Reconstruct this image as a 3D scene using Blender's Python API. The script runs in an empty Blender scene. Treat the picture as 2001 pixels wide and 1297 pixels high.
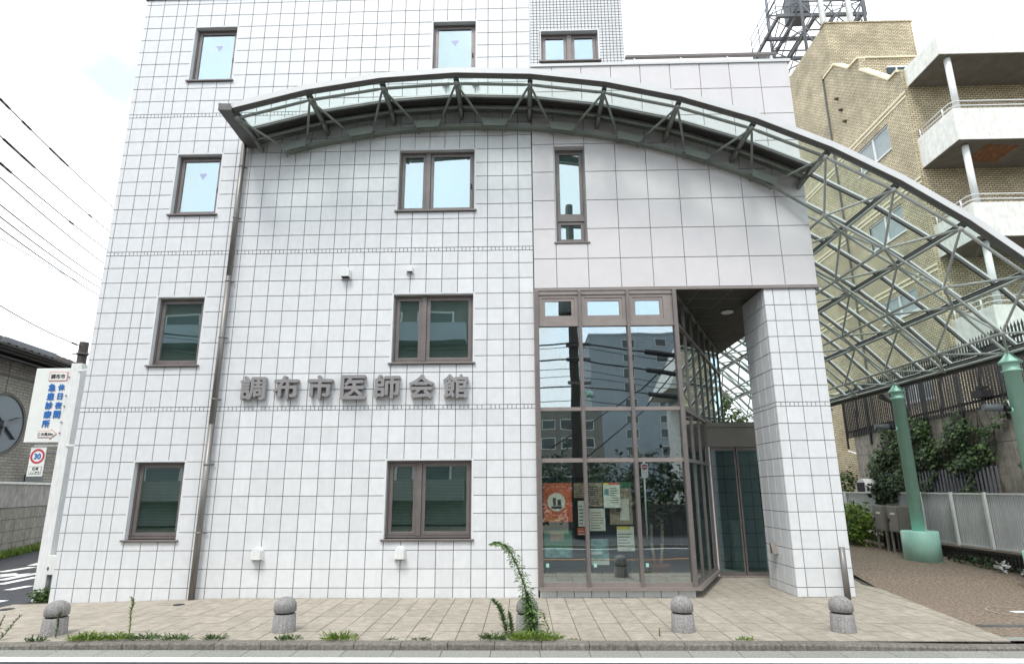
import bpy, math, random
from mathutils import Vector, Matrix
random.seed(7)
R_ = random.Random(11)
S = bpy.context.scene
COL = S.collection
rad = math.radians

# ------------------------------------------------------------------ camera
F, PCX, PCY = 1133.11, 992.23, 686.33
YAW, PIT, ROL = -0.02381, 0.2329, -0.00522
cd = bpy.data.cameras.new('camera')
cam = bpy.data.objects.new('camera', cd)
COL.objects.link(cam)
fwd = Vector((math.sin(YAW) * math.cos(PIT), math.cos(YAW) * math.cos(PIT), math.sin(PIT)))
right = Vector((math.cos(YAW), -math.sin(YAW), 0))
up = right.cross(fwd)
r2 = right * math.cos(ROL) + up * math.sin(ROL)
u2 = up * math.cos(ROL) - right * math.sin(ROL)
M = Matrix((r2, u2, -fwd)).transposed().to_4x4()
M.translation = Vector((7.949, -10.321, 1.752))
cam.matrix_world = M
cd.sensor_width = 36
cd.lens = F / 2001 * 36
cd.shift_x = (1000.5 - PCX) / 2001
cd.shift_y = (PCY - 648.5) / 2001
cd.clip_start = .05
cd.clip_end = 3000
S.camera = cam

# ------------------------------------------------------------------ world, sun, exposure
SUN_EL, SUN_AZ = rad(58), rad(200)
w = bpy.data.worlds.new('World')
S.world = w
w.use_nodes = True
nt = w.node_tree
bg = nt.nodes['Background']
bg.inputs['Strength'].default_value = .1
sky = nt.nodes.new('ShaderNodeTexSky')
sky.sky_type = 'NISHITA'
sky.sun_disc = False
sky.sun_elevation = SUN_EL
sky.sun_rotation = SUN_AZ
tc = nt.nodes.new('ShaderNodeTexCoord')
mp = nt.nodes.new('ShaderNodeMapping')
mp.inputs['Scale'].default_value = (1, 1, 1.6)
mp.inputs['Location'].default_value = (7.7, .9, 3.1)
n1 = nt.nodes.new('ShaderNodeTexNoise')
n1.inputs['Scale'].default_value = 2.6
n1.inputs['Detail'].default_value = 9
n1.inputs['Roughness'].default_value = .55
cr = nt.nodes.new('ShaderNodeValToRGB')
cr.color_ramp.elements[0].position = .34
cr.color_ramp.elements[0].color = (.32, .32, .32, 1)
cr.color_ramp.elements[1].position = .50
cr.color_ramp.elements[1].color = (.97, .97, .97, 1)
mxw = nt.nodes.new('ShaderNodeMixRGB')
mxw.inputs['Color2'].default_value = (9.6, 9.95, 10.3, 1)
skb = nt.nodes.new('ShaderNodeMixRGB')
skb.blend_type = 'MULTIPLY'
skb.inputs['Fac'].default_value = 1
skb.inputs['Color2'].default_value = (2.5, 2.4, 2.15, 1)
nt.links.new(tc.outputs['Generated'], mp.inputs['Vector'])
nt.links.new(mp.outputs['Vector'], n1.inputs['Vector'])
nt.links.new(n1.outputs['Fac'], cr.inputs['Fac'])
nt.links.new(cr.outputs['Color'], mxw.inputs['Fac'])
nt.links.new(sky.outputs['Color'], skb.inputs['Color1'])
nt.links.new(skb.outputs['Color'], mxw.inputs['Color1'])
nt.links.new(mxw.outputs['Color'], bg.inputs['Color'])
sd = bpy.data.lights.new('sun', 'SUN')
sd.energy = 1.4
sd.angle = rad(16)
sd.color = (1, .975, .94)
so = bpy.data.objects.new('sun', sd)
COL.objects.link(so)
sv = Vector((math.sin(SUN_AZ) * math.cos(SUN_EL), math.cos(SUN_AZ) * math.cos(SUN_EL), math.sin(SUN_EL)))
so.rotation_euler = sv.to_track_quat('Z', 'Y').to_euler()
so.location = (8, -30, 40)
S.view_settings.view_transform = 'Standard'
S.view_settings.look = 'None'
S.view_settings.gamma = 1
S.view_settings.use_curve_mapping = False
S.view_settings.exposure = .84

# ------------------------------------------------------------------ materials
MT = {}


def mat(name, col, rough=.6, metal=0.0, n=None, b=None, rnd=0.0, spec=.5, col2=None, streak=None):
    """n=(scale, amount): world-space mottling; b=(scale, height): fine relief; rnd: per-object tone"""
    m = bpy.data.materials.new(name)
    m.use_nodes = True
    t = m.node_tree
    p = t.nodes['Principled BSDF']
    p.inputs['Roughness'].default_value = rough
    p.inputs['Metallic'].default_value = metal
    p.inputs['Specular IOR Level'].default_value = spec
    p.inputs['Base Color'].default_value = (*col, 1)
    out = None
    geo = t.nodes.new('ShaderNodeNewGeometry')
    if n:
        tx = t.nodes.new('ShaderNodeTexNoise')
        tx.inputs['Scale'].default_value = n[0]
        tx.inputs['Detail'].default_value = 6
        tx.inputs['Roughness'].default_value = .65
        t.links.new(geo.outputs['Position'], tx.inputs['Vector'])
        rp = t.nodes.new('ShaderNodeValToRGB')
        rp.color_ramp.elements[0].position = .3
        rp.color_ramp.elements[1].position = .7
        lo = tuple(c * (1 - n[1]) for c in col)
        hi = col2 if col2 else tuple(min(1, c * (1 + n[1])) for c in col)
        rp.color_ramp.elements[0].color = (*lo, 1)
        rp.color_ramp.elements[1].color = (*hi, 1)
        t.links.new(tx.outputs['Fac'], rp.inputs['Fac'])
        out = rp.outputs['Color']
    if streak:
        sx = t.nodes.new('ShaderNodeTexNoise')
        sm = t.nodes.new('ShaderNodeMapping')
        sm.inputs['Scale'].default_value = (streak[0], streak[0], streak[0] * .12)
        t.links.new(geo.outputs['Position'], sm.inputs['Vector'])
        t.links.new(sm.outputs['Vector'], sx.inputs['Vector'])
        sx.inputs['Detail'].default_value = 5
        sr = t.nodes.new('ShaderNodeMapRange')
        sr.inputs['From Min'].default_value = .35
        sr.inputs['From Max'].default_value = .7
        sr.inputs['To Min'].default_value = 1 - streak[1]
        sr.inputs['To Max'].default_value = 1
        t.links.new(sx.outputs['Fac'], sr.inputs['Value'])
        mu = t.nodes.new('ShaderNodeMixRGB')
        mu.blend_type = 'MULTIPLY'
        mu.inputs['Fac'].default_value = 1
        if out:
            t.links.new(out, mu.inputs['Color1'])
        else:
            mu.inputs['Color1'].default_value = (*col, 1)
        t.links.new(sr.outputs['Result'], mu.inputs['Color2'])
        out = mu.outputs['Color']
    if rnd:
        oi = t.nodes.new('ShaderNodeObjectInfo')
        mr = t.nodes.new('ShaderNodeMapRange')
        mr.inputs['To Min'].default_value = 1 - rnd
        mr.inputs['To Max'].default_value = 1 + rnd
        t.links.new(oi.outputs['Random'], mr.inputs['Value'])
        mu = t.nodes.new('ShaderNodeMixRGB')
        mu.blend_type = 'MULTIPLY'
        mu.inputs['Fac'].default_value = 1
        if out:
            t.links.new(out, mu.inputs['Color1'])
        else:
            mu.inputs['Color1'].default_value = (*col, 1)
        t.links.new(mr.outputs['Result'], mu.inputs['Color2'])
        out = mu.outputs['Color']
    if out:
        t.links.new(out, p.inputs['Base Color'])
    if b:
        bt = t.nodes.new('ShaderNodeTexNoise')
        bt.inputs['Scale'].default_value = b[0]
        bt.inputs['Detail'].default_value = 3
        bn = t.nodes.new('ShaderNodeBump')
        bn.inputs['Strength'].default_value = b[1]
        bn.inputs['Distance'].default_value = .01
        t.links.new(geo.outputs['Position'], bt.inputs['Vector'])
        t.links.new(bt.outputs['Fac'], bn.inputs['Height'])
        t.links.new(bn.outputs['Normal'], p.inputs['Normal'])
    MT[name] = m
    return m


def glass(name, tint, base=.35, trans=(.6, .7, .66)):
    m = bpy.data.materials.new(name)
    m.use_nodes = True
    t = m.node_tree
    for nd in list(t.nodes):
        if nd.type == 'BSDF_PRINCIPLED':
            t.nodes.remove(nd)
    out = [x for x in t.nodes if x.type == 'OUTPUT_MATERIAL'][0]
    g = t.nodes.new('ShaderNodeBsdfGlossy')
    g.inputs['Roughness'].default_value = .0
    g.inputs['Color'].default_value = (*tint, 1)
    tr = t.nodes.new('ShaderNodeBsdfTransparent')
    tr.inputs['Color'].default_value = (*trans, 1)
    fr = t.nodes.new('ShaderNodeLayerWeight')
    fr.inputs['Blend'].default_value = .5
    pw_ = t.nodes.new('ShaderNodeMath')
    pw_.operation = 'POWER'
    pw_.inputs[1].default_value = 4.5
    t.links.new(fr.outputs['Facing'], pw_.inputs[0])
    ad = t.nodes.new('ShaderNodeMath')
    ad.operation = 'MULTIPLY_ADD'
    ad.use_clamp = True
    ad.inputs[1].default_value = (1 - base) * .85
    ad.inputs[2].default_value = base
    mx = t.nodes.new('ShaderNodeMixShader')
    t.links.new(pw_.outputs[0], ad.inputs[0])
    t.links.new(ad.outputs[0], mx.inputs['Fac'])
    t.links.new(tr.outputs[0], mx.inputs[1])
    t.links.new(g.outputs[0], mx.inputs[2])
    # slight waviness of float glass
    geo = t.nodes.new('ShaderNodeNewGeometry')
    bt = t.nodes.new('ShaderNodeTexNoise')
    bt.inputs['Scale'].default_value = 1.3
    bt.inputs['Detail'].default_value = 1
    bn = t.nodes.new('ShaderNodeBump')
    bn.inputs['Strength'].default_value = .12
    bn.inputs['Distance'].default_value = .01
    t.links.new(geo.outputs['Position'], bt.inputs['Vector'])
    t.links.new(bt.outputs['Fac'], bn.inputs['Height'])
    t.links.new(bn.outputs['Normal'], g.inputs['Normal'])
    t.links.new(mx.outputs[0], out.inputs['Surface'])
    MT[name] = m
    return m


def brickmat(name, c1, c2, mortar, bw, rh, ms=.012, rough=.7):
    m = bpy.data.materials.new(name)
    m.use_nodes = True
    t = m.node_tree
    p = t.nodes['Principled BSDF']
    p.inputs['Roughness'].default_value = rough
    geo = t.nodes.new('ShaderNodeNewGeometry')
    sp = t.nodes.new('ShaderNodeSeparateXYZ')
    ad = t.nodes.new('ShaderNodeMath')
    cb = t.nodes.new('ShaderNodeCombineXYZ')
    t.links.new(geo.outputs['Position'], sp.inputs[0])
    t.links.new(sp.outputs['X'], ad.inputs[0])
    t.links.new(sp.outputs['Y'], ad.inputs[1])
    t.links.new(ad.outputs[0], cb.inputs['X'])
    t.links.new(sp.outputs['Z'], cb.inputs['Y'])
    br = t.nodes.new('ShaderNodeTexBrick')
    br.inputs['Color1'].default_value = (*c1, 1)
    br.inputs['Color2'].default_value = (*c2, 1)
    br.inputs['Mortar'].default_value = (*mortar, 1)
    br.inputs['Scale'].default_value = 1
    br.inputs['Mortar Size'].default_value = ms
    br.inputs['Mortar Smooth'].default_value = .1
    br.inputs['Bias'].default_value = 0
    br.inputs['Brick Width'].default_value = bw
    br.inputs['Row Height'].default_value = rh
    t.links.new(cb.outputs[0], br.inputs['Vector'])
    nz = t.nodes.new('ShaderNodeTexNoise')
    nz.inputs['Scale'].default_value = 1.2
    nz.inputs['Detail'].default_value = 6
    t.links.new(geo.outputs['Position'], nz.inputs['Vector'])
    mr = t.nodes.new('ShaderNodeMapRange')
    mr.inputs['From Min'].default_value = .3
    mr.inputs['From Max'].default_value = .7
    mr.inputs['To Min'].default_value = .72
    mr.inputs['To Max'].default_value = 1.12
    t.links.new(nz.outputs['Fac'], mr.inputs['Value'])
    mu = t.nodes.new('ShaderNodeMixRGB')
    mu.blend_type = 'MULTIPLY'
    mu.inputs['Fac'].default_value = 1
    t.links.new(br.outputs['Color'], mu.inputs['Color1'])
    t.links.new(mr.outputs['Result'], mu.inputs['Color2'])
    t.links.new(mu.outputs['Color'], p.inputs['Base Color'])
    bn = t.nodes.new('ShaderNodeBump')
    bn.inputs['Strength'].default_value = .6
    bn.inputs['Distance'].default_value = .008
    bn.invert = True
    t.links.new(br.outputs['Fac'], bn.inputs['Height'])
    t.links.new(bn.outputs['Normal'], p.inputs['Normal'])
    MT[name] = m
    return m


mat('tile', (.715, .73, .735), .42, n=(7, .05), b=(260, .22), rnd=.05, streak=(2.2, .035))
mat('joint', (.14, .13, .135), .9)
mat('joint_light', (.33, .32, .34), .9)
mat('panel', (.655, .635, .635), .5, n=(2.5, .04), b=(220, .15), rnd=.02)
mat('bronze', (.19, .168, .158), .42, .35, n=(6, .12), b=(90, .05))
mat('bronze_light', (.27, .235, .215), .45, .3, n=(6, .1))
mat('black_gasket', (.02, .02, .02), .7)
mat('steel_green', (.21, .235, .205), .5, .15, n=(5, .15))
mat('steel_green_lit', (.44, .47, .44), .5, n=(5, .12))  # same steel as steel_green, brighter light on the free-standing trusses put into colour
mat('steel_dark', (.12, .12, .115), .55, .2, n=(4, .2))
mat('fascia_white', (.64, .65, .64), .4, n=(3, .04))
mat('bar_alu', (.72, .73, .72), .4, .1, n=(4, .1))
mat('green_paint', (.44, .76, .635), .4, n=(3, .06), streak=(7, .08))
mat('stainless', (.25, .24, .225), .45, .5, streak=(4, .3))
mat('white_metal', (.78, .79, .77), .4, n=(5, .06), streak=(8, .12))
mat('letter_metal', (.30, .29, .29), .4, .2, n=(8, .1))
mat('granite', (.30, .29, .28), .8, n=(70, .55), b=(120, .5), streak=(8, .3))
mat('paving', (.335, .30, .245), .8, n=(7, .24), b=(160, .3), rnd=.08)
mat('paving_joint', (.085, .075, .06), .95)
mat('kerb_stone', (.20, .185, .16), .9, n=(30, .45), b=(110, .6), rnd=.08, streak=(7, .3))
mat('gutter_stone', (.26, .265, .235), .9, n=(40, .3), b=(130, .5), rnd=.06)
mat('asphalt', (.062, .064, .07), .85, n=(60, .5), b=(200, .6), streak=(.8, .3))
mat('road_paint', (.80, .80, .77), .6, n=(14, .14))
mat('orange_paint', (.65, .25, .03), .6, n=(20, .2))
mat('pebble', (.20, .155, .115), .85, n=(24, .85), b=(40, 1.0))
mat('concrete', (.42, .40, .36), .85, n=(4, .22), b=(60, .3), streak=(2.5, .3))
mat('concrete_wall', (.35, .325, .275), .9, n=(6, .28), b=(40, .9), streak=(2, .35))
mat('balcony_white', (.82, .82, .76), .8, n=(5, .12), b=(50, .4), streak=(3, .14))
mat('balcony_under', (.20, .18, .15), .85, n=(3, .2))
mat('rust', (.26, .12, .06), .9, n=(9, .5))
mat('dark', (.02, .02, .022), .8)
mat('interior', (.035, .045, .042), .9)
mat('inner', (.10, .105, .10), .9)
mat('blind', (.52, .66, .59), .65)
mat('blind_pale', (.55, .70, .66), .65)
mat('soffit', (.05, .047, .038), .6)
mat('soffit_line', (.24, .24, .23), .7)
mat('lintel', (.19, .175, .155), .5, .2, n=(3, .1))
mat('corrugated', (.60, .61, .60), .5, .1, n=(3, .08), streak=(1.5, .10))
mat('frosted', (.30, .35, .35), .2, n=(3, .1))
mat('block_dark', (.035, .03, .026), .9, n=(12, .4))
mat('black_iron', (.012, .011, .013), .5)
mat('grey_iron', (.14, .15, .165), .5)
mat('leaf_mid', (.06, .115, .025), .6, n=(3, .5), rnd=.1)
mat('weed_green', (.095, .185, .04), .55, n=(9, .4))
mat('leaf_dark', (.03, .06, .018), .6, n=(2, .5))
mat('leaf_lime', (.14, .22, .025), .6, n=(6, .4))
mat('stem', (.13, .14, .05), .7)
mat('bark', (.10, .075, .05), .9, n=(10, .3))
mat('roof_tile', (.05, .05, .052), .4, n=(8, .3))
mat('house_clad', (.135, .125, .11), .85, n=(3, .25), b=(30, .8), rnd=.1)
mat('round_glass', (.09, .12, .14), .25)
mat('pole_brown', (.035, .028, .024), .7)
mat('pole_concrete', (.17, .16, .15), .8, n=(6, .2))
mat('cable', (.015, .015, .018), .6)
mat('sign_white', (.74, .76, .72), .35, n=(4, .05))
mat('sign_blue', (.01, .14, .46), .5)
mat('sign_red', (.50, .03, .05), .5)
mat('sign_pale_red', (.62, .26, .22), .5)
mat('sign_black', (.03, .03, .03), .5)
mat('sticker', (.42, .42, .68), .6)
mat('opp_grey', (.26, .30, .33), .8, n=(.4, .1))
mat('opp_white', (.55, .55, .52), .8, n=(.8, .1))
mat('opp_dark', (.06, .06, .06), .8)
mat('opp_brown', (.15, .15, .135), .8, n=(1, .2))
mat('opp_glass', (.03, .045, .05), .1)
mat('ground_soil', (.10, .085, .06), .95, n=(3, .4))
mat('paper', (.84, .82, .74), .7)
mat('paper_yellow', (.75, .62, .12), .7)
mat('paper_green', (.08, .26, .16), .7)
mat('paper_sea', (.22, .40, .40), .7, n=(8, .6))
mat('paper_tan', (.42, .33, .24), .7, n=(14, .4))
mat('paper_red', (.70, .17, .09), .6, n=(7, .25))
mat('paper_ink', (.07, .07, .08), .7)
mat('terracotta', (.30, .11, .06), .8)
mat('wood_floor', (.16, .12, .08), .6)
mat('cabinet', (.22, .20, .17), .5, n=(3, .1))
mat('litter', (.7, .7, .68), .6)
mat('mint', (.35, .62, .5), .5)
glass('glass_window', (.82, .95, 1.0), .36, (.86, .93, .90))
glass('glass_shop', (.88, .97, 1.0), .30, (.94, .98, .96))
glass('glass_canopy', (.9, 1, .96), .03, (.86, .95, .91))
glass('glass_door', (.62, .80, .86), .30, (.55, .66, .64))
brickmat('brick', (.72, .62, .42), (.54, .46, .30), (.075, .06, .035), .16, .069, .009)
mat('brick_cream', (.80, .72, .52), .7, n=(20, .2))
brickmat('small_brick', (.34, .32, .27), (.27, .25, .21), (.10, .09, .08), .30, .10, .008)


# ------------------------------------------------------------------ builders
class MB:
    def __init__(s):
        s.v, s.f, s.sm = [], [], []

    def box(s, x0, x1, y0, y1, z0, z1):
        a = len(s.v)
        s.v += [(x0, y0, z0), (x1, y0, z0), (x1, y1, z0), (x0, y1, z0), (x0, y0, z1), (x1, y0, z1), (x1, y1, z1), (x0, y1, z1)]
        s.f += [tuple(a + i for i in q) for q in ((0, 3, 2, 1), (4, 5, 6, 7), (0, 1, 5, 4), (1, 2, 6, 5), (2, 3, 7, 6), (3, 0, 4, 7))]
        return s

    def quad(s, a, b, c, d):
        k = len(s.v)
        s.v += [tuple(a), tuple(b), tuple(c), tuple(d)]
        s.f.append((k, k + 1, k + 2, k + 3))
        return s

    def tube(s, p, q, r, r2=None, n=10, cap=True):
        p, q = Vector(p), Vector(q)
        r2 = r if r2 is None else r2
        d = (q - p)
        if d.length < 1e-6:
            return s
        d.normalize()
        a = d.orthogonal().normalized()
        b = d.cross(a)
        k = len(s.v)
        for c, rr in ((p, r), (q, r2)):
            for i in range(n):
                t = 2 * math.pi * i / n
                s.v.append(tuple(c + (a * math.cos(t) + b * math.sin(t)) * rr))
        for i in range(n):
            j = (i + 1) % n
            s.sm.append(len(s.f))
            s.f.append((k + i, k + j, k + n + j, k + n + i))
        if cap:
            s.f.append(tuple(k + i for i in range(n))[::-1])
            s.f.append(tuple(k + n + i for i in range(n)))
        return s

    def path(s, pts, r, n=8):
        for a, b in zip(pts, pts[1:]):
            s.tube(a, b, r, n=n)
        return s

    def bar(s, p, q, w, h, upv=(0, 0, 1)):
        """rectangular bar from p to q: width w sideways, height h along upv"""
        p, q = Vector(p), Vector(q)
        d = (q - p).normalized()
        u = Vector(upv)
        u = (u - d * u.dot(d)).normalized()
        sd_ = d.cross(u)
        k = len(s.v)
        for c in (p, q):
            for i, j in ((-1, -1), (1, -1), (1, 1), (-1, 1)):
                s.v.append(tuple(c + sd_ * (i * w / 2) + u * (j * h / 2)))
        s.f += [tuple(k + i for i in z) for z in ((0, 1, 2, 3), (7, 6, 5, 4), (0, 4, 5, 1), (1, 5, 6, 2), (2, 6, 7, 3), (3, 7, 4, 0))]
        return s

    def prism(s, poly, axis, a0, a1):
        """extrude a 2-D polygon along an axis ('x': poly in y,z; 'y': poly in x,z; 'z': poly in x,y)"""
        k = len(s.v)
        n = len(poly)
        for a in (a0, a1):
            for p, q in poly:
                s.v.append({'x': (a, p, q), 'y': (p, a, q), 'z': (p, q, a)}[axis])
        s.f.append(tuple(k + i for i in range(n)))
        s.f.append(tuple(k + n + i for i in range(n))[::-1])
        for i in range(n):
            j = (i + 1) % n
            s.f.append((k + i, k + n + i, k + n + j, k + j))
        return s

    def lathe(s, prof, cx, cy, n=24):
        k = len(s.v)
        for r, z in prof:
            for i in range(n):
                t = 2 * math.pi * i / n
                s.v.append((cx + r * math.cos(t), cy + r * math.sin(t), z))
        m = len(prof)
        for j in range(m - 1):
            for i in range(n):
                i2 = (i + 1) % n
                s.sm.append(len(s.f))
                s.f.append((k + j * n + i, k + j * n + i2, k + (j + 1) * n + i2, k + (j + 1) * n + i))
        s.f.append(tuple(k + i for i in range(n))[::-1])
        s.f.append(tuple(k + (m - 1) * n + i for i in range(n)))
        return s

    def leaf(s, c, d, nrm, L, W):
        d = Vector(d).normalized()
        sdv = d.cross(Vector(nrm))
        if sdv.length < 1e-4:
            sdv = d.orthogonal()
        sdv.normalize()
        c = Vector(c)
        dn = sdv.cross(d) * (L * .12)
        return s.quad(c, c + d * L * .5 + sdv * W / 2 + dn, c + d * L, c + d * L * .5 - sdv * W / 2 + dn)

    def build(s, name, m, parent=None, bevel=0, loc=None, **kw):
        me = bpy.data.meshes.new(name)
        v = s.v
        if loc:
            v = [(a - loc[0], b - loc[1], c - loc[2]) for a, b, c in v]
        me.from_pydata(v, [], s.f)
        me.materials.append(MT[m])
        for i in s.sm:
            if i < len(me.polygons):
                me.polygons[i].use_smooth = True
        o = bpy.data.objects.new(name, me)
        COL.objects.link(o)
        if loc:
            o.location = loc
        if parent is not None:
            o.parent = parent
            pl = PL.get(parent.name, Vector((0, 0, 0)))
            wl = Vector(loc) if loc else Vector((0, 0, 0))
            o.location = wl - pl
            PL[o.name] = wl
        else:
            PL[o.name] = Vector(loc) if loc else Vector((0, 0, 0))
        if bevel:
            bm_ = o.modifiers.new('bevel', 'BEVEL')
            bm_.width = bevel
            bm_.segments = 2
            bm_.limit_method = 'ANGLE'
        for a, b in kw.items():
            o[a] = b
        return o


PL = {}


def thing(name, label, cat, loc=(0, 0, 0), group=None):
    o = bpy.data.objects.new(name, None)
    o.empty_display_size = .2
    COL.objects.link(o)
    o.location = loc
    PL[o.name] = Vector(loc)
    o['label'] = label
    o['category'] = cat
    if group:
        o['group'] = group
    return o


def inst(name, me, loc, parent):
    o = bpy.data.objects.new(name, me)
    COL.objects.link(o)
    o.parent = parent
    o.location = Vector(loc) - PL[parent.name]
    PL[o.name] = Vector(loc)
    return o


def text(body, size, m, name, parent, x, y, z, extrude=.002, bold=0.0, width=None, height=None, thick=0, **kw):
    """flat or solid lettering facing -y, centred on (x, z)"""
    c = bpy.data.curves.new(name, 'FONT')
    c.body = body
    c.size = size
    c.extrude = extrude
    c.offset = bold
    tmp = bpy.data.objects.new('tmp', c)
    COL.objects.link(tmp)
    bpy.context.view_layer.update()
    me = bpy.data.meshes.new_from_object(tmp)
    bpy.data.objects.remove(tmp)
    xs = [v.co.x for v in me.vertices]
    ys = [v.co.y for v in me.vertices]
    if not xs:
        return None
    sx = (width / (max(xs) - min(xs))) if width else 1
    sy = (height / (max(ys) - min(ys))) if height else (sx if width else 1)
    mx, my = (max(xs) + min(xs)) / 2, (max(ys) + min(ys)) / 2
    for v in me.vertices:
        a, b, cz = v.co
        v.co = ((a - mx) * sx, -cz, (b - my) * sy)
    if thick:
        vs = [tuple(v.co) for v in me.vertices]
        fs = [tuple(p_.vertices) for p_ in me.polygons]
        V2, F2 = [], []
        for q_, (ox, oz) in enumerate(((0, 0), (thick, 0), (-thick, 0), (0, thick), (0, -thick), (thick * .7, thick * .7), (-thick * .7, -thick * .7))):
            k_ = len(V2)
            V2 += [(a + ox, b - q_ * .0003, c_ + oz) for a, b, c_ in vs]
            F2 += [tuple(k_ + i for i in f) for f in fs]
        me = bpy.data.meshes.new(name)
        me.from_pydata(V2, [], F2)
    me.materials.clear()
    me.materials.append(MT[m])
    o = bpy.data.objects.new(name, me)
    COL.objects.link(o)
    if parent is not None:
        o.parent = parent
        o.location = Vector((x, y, z)) - PL[parent.name]
    else:
        o.location = (x, y, z)
    for a, b in kw.items():
        o[a] = b
    return o


def struct(mb, name, m, **kw):
    return mb.build(name, m, None, kind='structure', **kw)


T = .3
CAM = Vector((7.949, -10.321, 1.752))


def lerp(a, b, t):
    return a + (b - a) * t


def gz(x):
    return lerp(-.1, 0, max(0, min(1, (x + .5) / 3.5)))


# ================================================================== GROUND AND ROAD
struct(MB().box(-400, 400, -400, 600, -.6, -.2), 'ground', 'ground_soil')
struct(MB().quad((-60, -9.2, -.085), (80, -9.2, -.085), (80, -2.96, -.085), (-60, -2.96, -.085)), 'road', 'asphalt')
struct(MB().quad((-14, -2.96, -.105), (-.55, -2.96, -.105), (-.55, 40, -.105), (-14, 40, -.105)), 'side_street', 'asphalt')
ln = struct(MB().quad((-60, -3.41, -.081), (80, -3.41, -.081), (80, -3.22, -.081), (-60, -3.22, -.081)), 'edge_line', 'road_paint')
struct(MB().quad((-60, -6.1, -.081), (80, -6.1, -.081), (80, -5.97, -.081), (-60, -5.97, -.081)), 'centre_line', 'orange_paint')
struct(MB().quad((-60, -8.9, -.081), (80, -8.9, -.081), (80, -8.75, -.081), (-60, -8.75, -.081)), 'far_edge_line', 'road_paint')
struct(MB().box(-60, 80, -14, -9.2, -.2, 0), 'far_pavement', 'asphalt')
struct(MB().box(-60, 80, -9.21, -9.05, -.2, .004), 'far_kerb', 'kerb_stone')
# speed marking strokes in the side street
mk = MB()
for a, b, wd in (((-4.47, 3.97), (-4.45, 4.9), .13), ((-3.32, 2.69), (-3.43, 3.8), .12), ((-2.83, 2.13), (-2.92, 3.2), .1),
                 ((-2.06, 1.44), (-2.03, 1.95), .09), ((-3.2, 3.9), (-3.66, 4.7), .12), ((-4.02, 3.46), (-3.82, 3.7), .16),
                 ((-3.9, 3.0), (-3.5, 3.75), .1), ((-1.2, .1), (-1.18, .37), .1), ((-5.2, 6.5), (-4.7, 5.2), .14)):
    d = Vector((b[0] - a[0], b[1] - a[1], 0)).normalized()
    nrm = Vector((-d.y, d.x, 0)) * wd
    A, B = Vector((a[0], a[1], -.1)), Vector((b[0], b[1], -.1))
    mk.quad(A - nrm, A + nrm, B + nrm, B - nrm)
struct(mk, 'street_marking', 'road_paint')


# pavement bed and tiles
def pave_right(y):           # x of the seam with the pebble paving
    return 13.6 + (y + 3.0) * .178 if y < 1.1 else 14.15 + (y - 1.1) * .33


bed = MB()
xs_ = [-.62, .4, 1.2, 2, 3, 8, 13, 13.5]
for a, b in zip(xs_, xs_[1:]):
    bed.quad((a, -2.8, gz(a) - .012), (b, -2.8, gz(b) - .012), (b, 3.0, gz(b) - .012), (a, 3.0, gz(a) - .012))
bed.quad((13.5, -2.8, -.012), (13.7, -2.8, -.012), (14.85, 3.0, -.012), (13.5, 3.0, -.012))
pav = struct(bed, 'pavement', 'paving_joint')
cells = []
edge = []
YR = [-2.8 + .4525 * i for i in range(14)]
for j in range(len(YR) - 1):
    y0, y1 = YR[j], YR[j + 1]
    i = -2
    while True:
        x0 = -.08 + .3 * i
        x1 = x0 + .3
        i += 1
        lim = max(pave_right(y0), pave_right(y1))
        if x0 > lim:
            break
        if x1 > min(pave_right(y0), pave_right(y1)):
            edge.append((x0, x1, y0, y1))
            continue
        if y0 > -.02 and x1 < 10.7:
            continue
        if y0 >= 2.2:
            continue
        if y0 > -.02 and 12.45 < (x0 + x1) / 2 < 13.4 and y1 < 1.1:
            continue
        if x0 < -.5 and y0 > .5:
            continue
        cells.append((x0, x1, y0, min(y1, 0.0) if (x1 < 10.8 and y1 > 0) else y1))


def paving_tile_mesh(w_, h_):
    g = .0042
    b_ = .005
    h_ -= .014
    mb = MB()
    k = []
    for (ins, z) in ((g, -.02), (g, -.003), (g + b_, 0)):
        k.append(len(mb.v))
        mb.v += [(-w_ / 2 + ins, -h_ / 2 + ins, z), (w_ / 2 - ins, -h_ / 2 + ins, z), (w_ / 2 - ins, h_ / 2 - ins, z), (-w_ / 2 + ins, h_ / 2 - ins, z)]
    mb.f.append((k[2], k[2] + 1, k[2] + 2, k[2] + 3))
    for a, b in ((0, 1), (1, 2)):
        for q in range(4):
            q2 = (q + 1) % 4
            mb.f.append((k[a] + q, k[a] + q2, k[b] + q2, k[b] + q))
    return mb


def key(c):
    p = Vector(((c[0] + c[1]) / 2, (c[2] + c[3]) / 2, 0))
    return (p - CAM).length + (3 if p.x > 14 or p.x < 0 else 0)


cells.sort(key=key)
cache = {}
rest = MB()
for n_, c in enumerate(cells):
    w_, h_ = c[1] - c[0], c[3] - c[2]
    if h_ < .05:
        continue
    cx, cy = (c[0] + c[1]) / 2, (c[2] + c[3]) / 2
    z = gz(cx) + R_.uniform(-.0015, .0015)
    kk = (round(w_, 3), round(h_, 3))
    if n_ < 300:
        if kk not in cache:
            o = paving_tile_mesh(*kk).build('paving_tile', 'paving', pav)
            o.location = (cx, cy, z)
            cache[kk] = o.data
        else:
            o = inst('paving_tile', cache[kk], (cx, cy, z), pav)
        o.rotation_euler = (0, -math.atan2(gz(cx + .1) - gz(cx - .1), .2), 0)
    else:
        tm = paving_tile_mesh(*kk)
        k = len(rest.v)
        rest.v += [(a + cx, b + cy, cc + gz(a + cx)) for a, b, cc in tm.v]
        rest.f += [tuple(k + i for i in f) for f in tm.f]
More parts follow.
